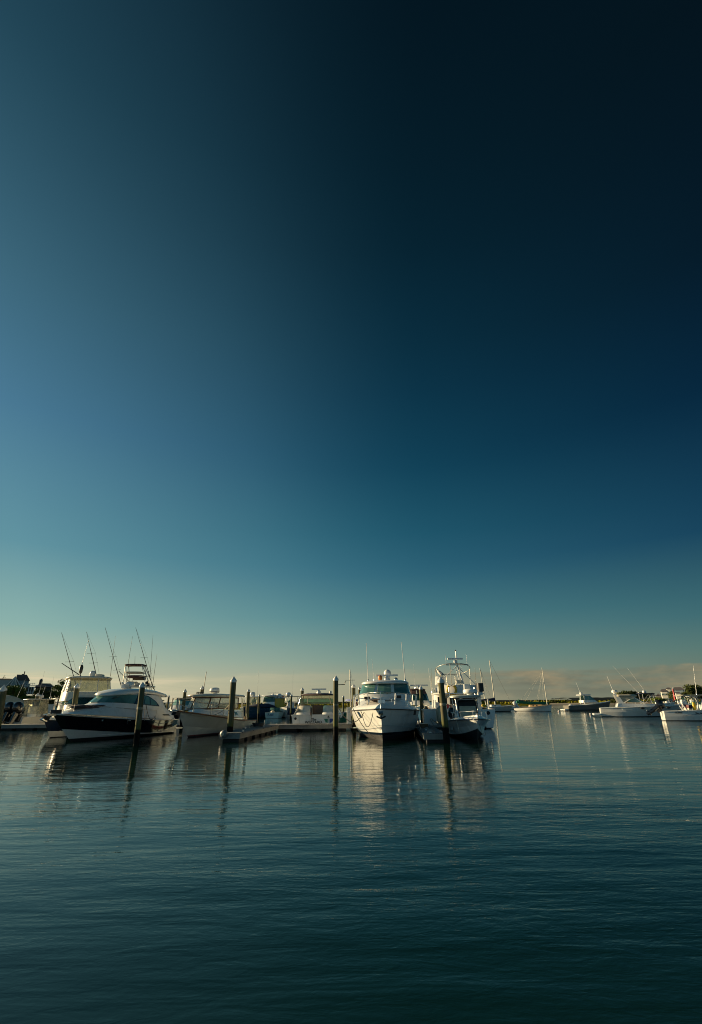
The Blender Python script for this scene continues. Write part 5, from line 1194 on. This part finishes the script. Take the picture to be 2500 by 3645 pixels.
tree('broad dark bush left of the blue grey house foot',10,2452,0,112,50,LEAFD,4,'shrub',3000,'shrubs in front of the houses on the left','shrub',14)
tree('dark hedge bush below the screened porch',108,2476,0,112,62,LEAFG,5,'shrub',3400,'shrubs in front of the houses on the left','shrub',14)
tree('dark leafy tree covering the front of the brown house',150,2444,0,116,58,LEAFD,6,n=4200,clumps=18)
tree('dark tree filling the gap beside the brown house gable',182,2455,0,118,48,LEAFD,7,n=3400,clumps=14)
tree('tree top showing above the flat roof on the far left',18,2401,0,170,22,LEAFG,8,n=1600)
tree('small tree top just left of the blue grey house ridge',60,2400,0,172,30,LEAFG,9,n=1800)
def gable_house(): pass
# blue grey shingled house with crossing gables
P=at(55,2408,150); t=thing('shingled_house','blue grey shingled house with white trimmed gables and screened porch on the left shore','house',(P.x,150,1.5),math.atan2(-P.x,150)); ht=P.z-1.5
s_=150/1879*.86
b=MB(); b.prism([(-52*s_,0),(52*s_,0),(52*s_,ht*.40),(0,ht),(-52*s_,ht*.40)],0,9,SHING,axis='y'); b.build('wall',t)
b=MB()
for sg in (1,-1): b.prism([(0,ht+.05),(0,ht-.5),(54*s_*sg,ht*.36),(54*s_*sg,ht*.36+.5)],-.35,9.2,TRIM if False else ROOFM,axis='y')
b.build('roof',t)
b=MB()
for sg in (1,-1):
    b.prism([(0,ht+.02),(0,ht-.42),(54*s_*sg,ht*.37),(54*s_*sg,ht*.37+.4)],-.42,-.36,TRIM,axis='y')
    b.prism([(0,ht-.1),(0,ht-.7),(28*s_*sg,ht*.30),(31*s_*sg,ht*.33)],-.50,-.43,TRIM,axis='y')
b.build('barge_board',t)
b=MB(); b.prism([(0,ht-.3),(26*s_,ht*.34),(26*s_,0),(-26*s_,0),(-26*s_,ht*.34)],-.42,-.02,SHING,axis='y'); b.build('front_gable',t)
f=MB(); f.box((-.1,-.47,ht*.66),(.95,.08,1.25),TRIM); f=f.build('window',t); b=MB(); b.box((-.1,-.53,ht*.66),(.75,.05,1.05),GREYW); b.build('pane',f)
b=MB(); b.box((31*s_,2.4,ht*.70),(44*s_,4,ht*.36),SHING); b.build('rear_wing',t)
for i in range(4):
    f=MB(); f.box((24*s_+i*.62+.3,-.02+.38,ht*.70),(.5,.08,1.3),TRIM); f=f.build('window',t); b=MB(); b.box((24*s_+i*.62+.3,-.08+.38,ht*.70),(.36,.06,1.1),GLASS); b.build('pane',f)
b=MB(); b.prism([(6*s_,ht*.88),(56*s_,ht*.88),(40*s_,ht*1.06),(4*s_,ht*1.06)],.1,4.8,ROOFM,axis='y'); b.box((26*s_,2.6,ht*1.06),(9*s_,1,.6),ROOFM); b.tube([(30*s_,2.6,ht*1.05),(30*s_,2.6,ht*1.18)],.15,DPOLE); b.build('rear_roof',t)
pb=bpy.data.objects; px_=60*s_
b=MB(); z0_=at(115,2470,146).z-1.5; z1_=at(115,2444,146).z-1.5; w_=31*s_
for x in (-w_/2,-w_*.12,w_*.16,w_*.42,w_/2): b.box((px_+x,-4,(z0_+z1_)/2),(.14,.14,z1_-z0_),TRIM)
for z in (z0_,z0_+.55,z1_): b.box((px_,-4,z),(w_+.1,.16,.14),TRIM)
b.box((px_,-4,z1_+.45),(w_+1.0,.5,.16),TRIM); b.box((px_+w_*.05,-3.95,z1_+1.0),(w_*.9,.14,.1),TRIM)
for x in range(5): b.box((px_-w_*.4+x*w_*.2,-3.95,z1_+.75),(.07,.07,.5),TRIM)
b.build('porch_frame',t)
b=MB(); b.box((px_,-2.4,(z0_+z1_)/2),(w_-.1,2.6,z1_-z0_),SHINGD); b.build('porch_body',t)
b=MB(); b.box((px_,-2.4,z0_/2-.2),(w_*.9,2.4,z0_-.3),SHINGD); b.build('porch_base',t)
def house(label,x0,x1,ytop,yeave,Y,wall,roof,wins=(),chim=None,name='house',hip=.2,grp=None):
    a=at(x0,yeave,Y); b2=at(x1,yeave,Y); zt=at((x0+x1)/2,ytop,Y).z; az_=math.atan2((a.x+b2.x)/2,Y); W_=(b2.x-a.x)*math.cos(az_); ze=a.z
    t=thing(name,label,'house',((a.x+b2.x)/2,Y,1.0),-az_,group=grp); h=ze-1.0
    b=MB(); b.box((0,4,h/2),(W_,8,h),wall); b.build('wall',t)
    b=MB(); k=W_*hip; rz=zt-1.0; o=.3
    b.add([(-W_/2-o,-o,h),(W_/2+o,-o,h),(W_/2+o,8+o,h),(-W_/2-o,8+o,h),(-W_/2+k,4,rz),(W_/2-k,4,rz),(-W_/2-o,-o,h-.12),(W_/2+o,-o,h-.12),(W_/2+o,8+o,h-.12),(-W_/2-o,8+o,h-.12)],[(0,1,5,4),(1,2,5),(2,3,4,5),(3,0,4),(6,7,1,0),(7,8,2,1),(8,9,3,2),(9,6,0,3),(9,8,7,6)],roof); b.build('roof',t)
    for (u,v,w_,hh) in wins:
        f=MB(); f.box((-W_/2+u*W_,-.03,v*h),(w_*W_,.1,hh*h),TRIM if wall!=HWHITE else GREYW); f=f.build('window',t)
        g=MB(); g.box((-W_/2+u*W_,-.09,v*h),(w_*W_*.75,.06,hh*h*.8),GLASS); g.build('pane',f)
    if chim is not None:
        c=MB()
        for q in chim: c.box((-W_/2+q*W_,4,rz+.3),(.9,.9,1.6),ROOFM); c.box((-W_/2+q*W_,4,rz+1.2),(.5,.5,.35),ROOFM)
        c.build('chimney',t)
    return t
house('brown shingled house with a chimney behind dark trees on the left',128,190,2431,2445,160,SHINGD,ROOFM,chim=(.22,))
house('low building with a flat dark roof at the left edge above the pilings',-30,52,2413,2418,165,HWHITE if False else SHING,ROOFM,wins=((.3,.85,.05,.1),))
wins3=tuple((.12+.19*i,v,.10,.16) for i in range(5) for v in (.3,.72))
Yr=300
house('white house with rows of windows beside the red umbrella on the right shore',2404,2424,2463,2467,Yr-20,HWHITE,ROOFM,wins3)
house('tall cream house with grey cupola roof at the right shore',2352,2378,2453,2461,Yr,HWHITE,ROOFM,wins3)
house('narrow cream house top behind the tall cream house',2373,2388,2447,2452,Yr+10,HWHITE,ROOFM,wins3[:4])
house('small white house with low roof on the right shore',2313,2335,2472,2476,Yr+5,HWHITE,ROOFM,wins3)
house('white gabled cottage between the small white house and tall cream house',2338,2353,2468,2477,Yr+8,HWHITE,ROOFM,wins3[:4],hip=.45)
house('grey roofed big house between red umbrella and round tree on the right shore',2395,2436,2446,2456,Yr+25,SHING,ROOFM,wins3)
house('dark roofed house at the right edge behind the round tree',2488,2520,2449,2456,Yr+20,HWHITE,ROOFM,wins3)
P=at(2395,2448,Yr-30); t=thing('flag_umbrella','tall furled red umbrella in front of the white houses on the right shore','umbrella',(P.x,Yr-30,1.2)); h=P.z-1.2
b=MB(); b.lathe([(.9,h*.12),(.55,h*.2),(.45,h*.5),(.3,h*.85),(.05,h*.95)],(0,0,0),RED,9); b.build('canopy',t); b=MB(); b.tube([(0,0,0),(0,0,h)],.09,WHITE); b.tube([(0,0,h),(1.5,0,h-2.0)],.05,WHITE); b.build('pole',t)
tree('big round dark tree right of the grey roofed house on the right shore',2463,2437,0,Yr-10,62,LEAFD,21,n=4600,clumps=20,base=1)
tree('tree partly covering the tall cream house',2388,2458,0,Yr-12,26,LEAFD,22,n=1800,base=1)
tree('dark tree right of the umbrella in front of the big roof',2432,2462,0,Yr-14,26,LEAFD,28,n=1800,base=1)
tree('low broad dark tree above the express boat canvas',2222,2457,0,Yr+10,50,LEAFD,23,n=2800,clumps=16,base=1)
tree('dark tree in the middle of the right wood',2255,2459,0,Yr+12,46,LEAFD,24,n=2600,clumps=14,base=1)
tree('dark tree right of the antennas behind the express boat',2288,2462,0,Yr+10,40,LEAFD,25,n=2200,base=1)
tree('dark tree left of the small white house',2312,2466,0,Yr+14,34,LEAFD,26,n=2000,base=1)
tree('dark tree top at the right edge of the photo',2500,2446,0,Yr-5,40,LEAFD,27,n=2400,base=1)
tree('low bush on the marsh left of the right wood',2185,2488,0,Yr-10,34,LEAFD,29,'shrub',1200,'bushes on the marsh','shrub',8,1)
tree('long low bush in front of the white houses',2340,2483,0,Yr-40,60,LEAFG,30,'shrub',2200,'bushes on the marsh','shrub',14,1)
tree('olive bush on the marsh right of the red umbrella',2435,2484,0,Yr-42,50,LEAFG,31,'shrub',2000,'bushes on the marsh','shrub',12,1)
tree('small dark bush on the marsh above the catboat stern',1848,2491,0,320,12,LEAFD,32,'shrub',700,'bushes on the marsh','shrub',6,1)
tree('low dark bush clump on the marsh right of the catboat mast',1968,2490,0,330,34,LEAFD,33,'shrub',1500,'bushes on the marsh','shrub',10,1)
tree('dark bush on the marsh between catboat and pilothouse boat',2021,2489,0,325,12,LEAFD,34,'shrub',700,'bushes on the marsh','shrub',6,1)
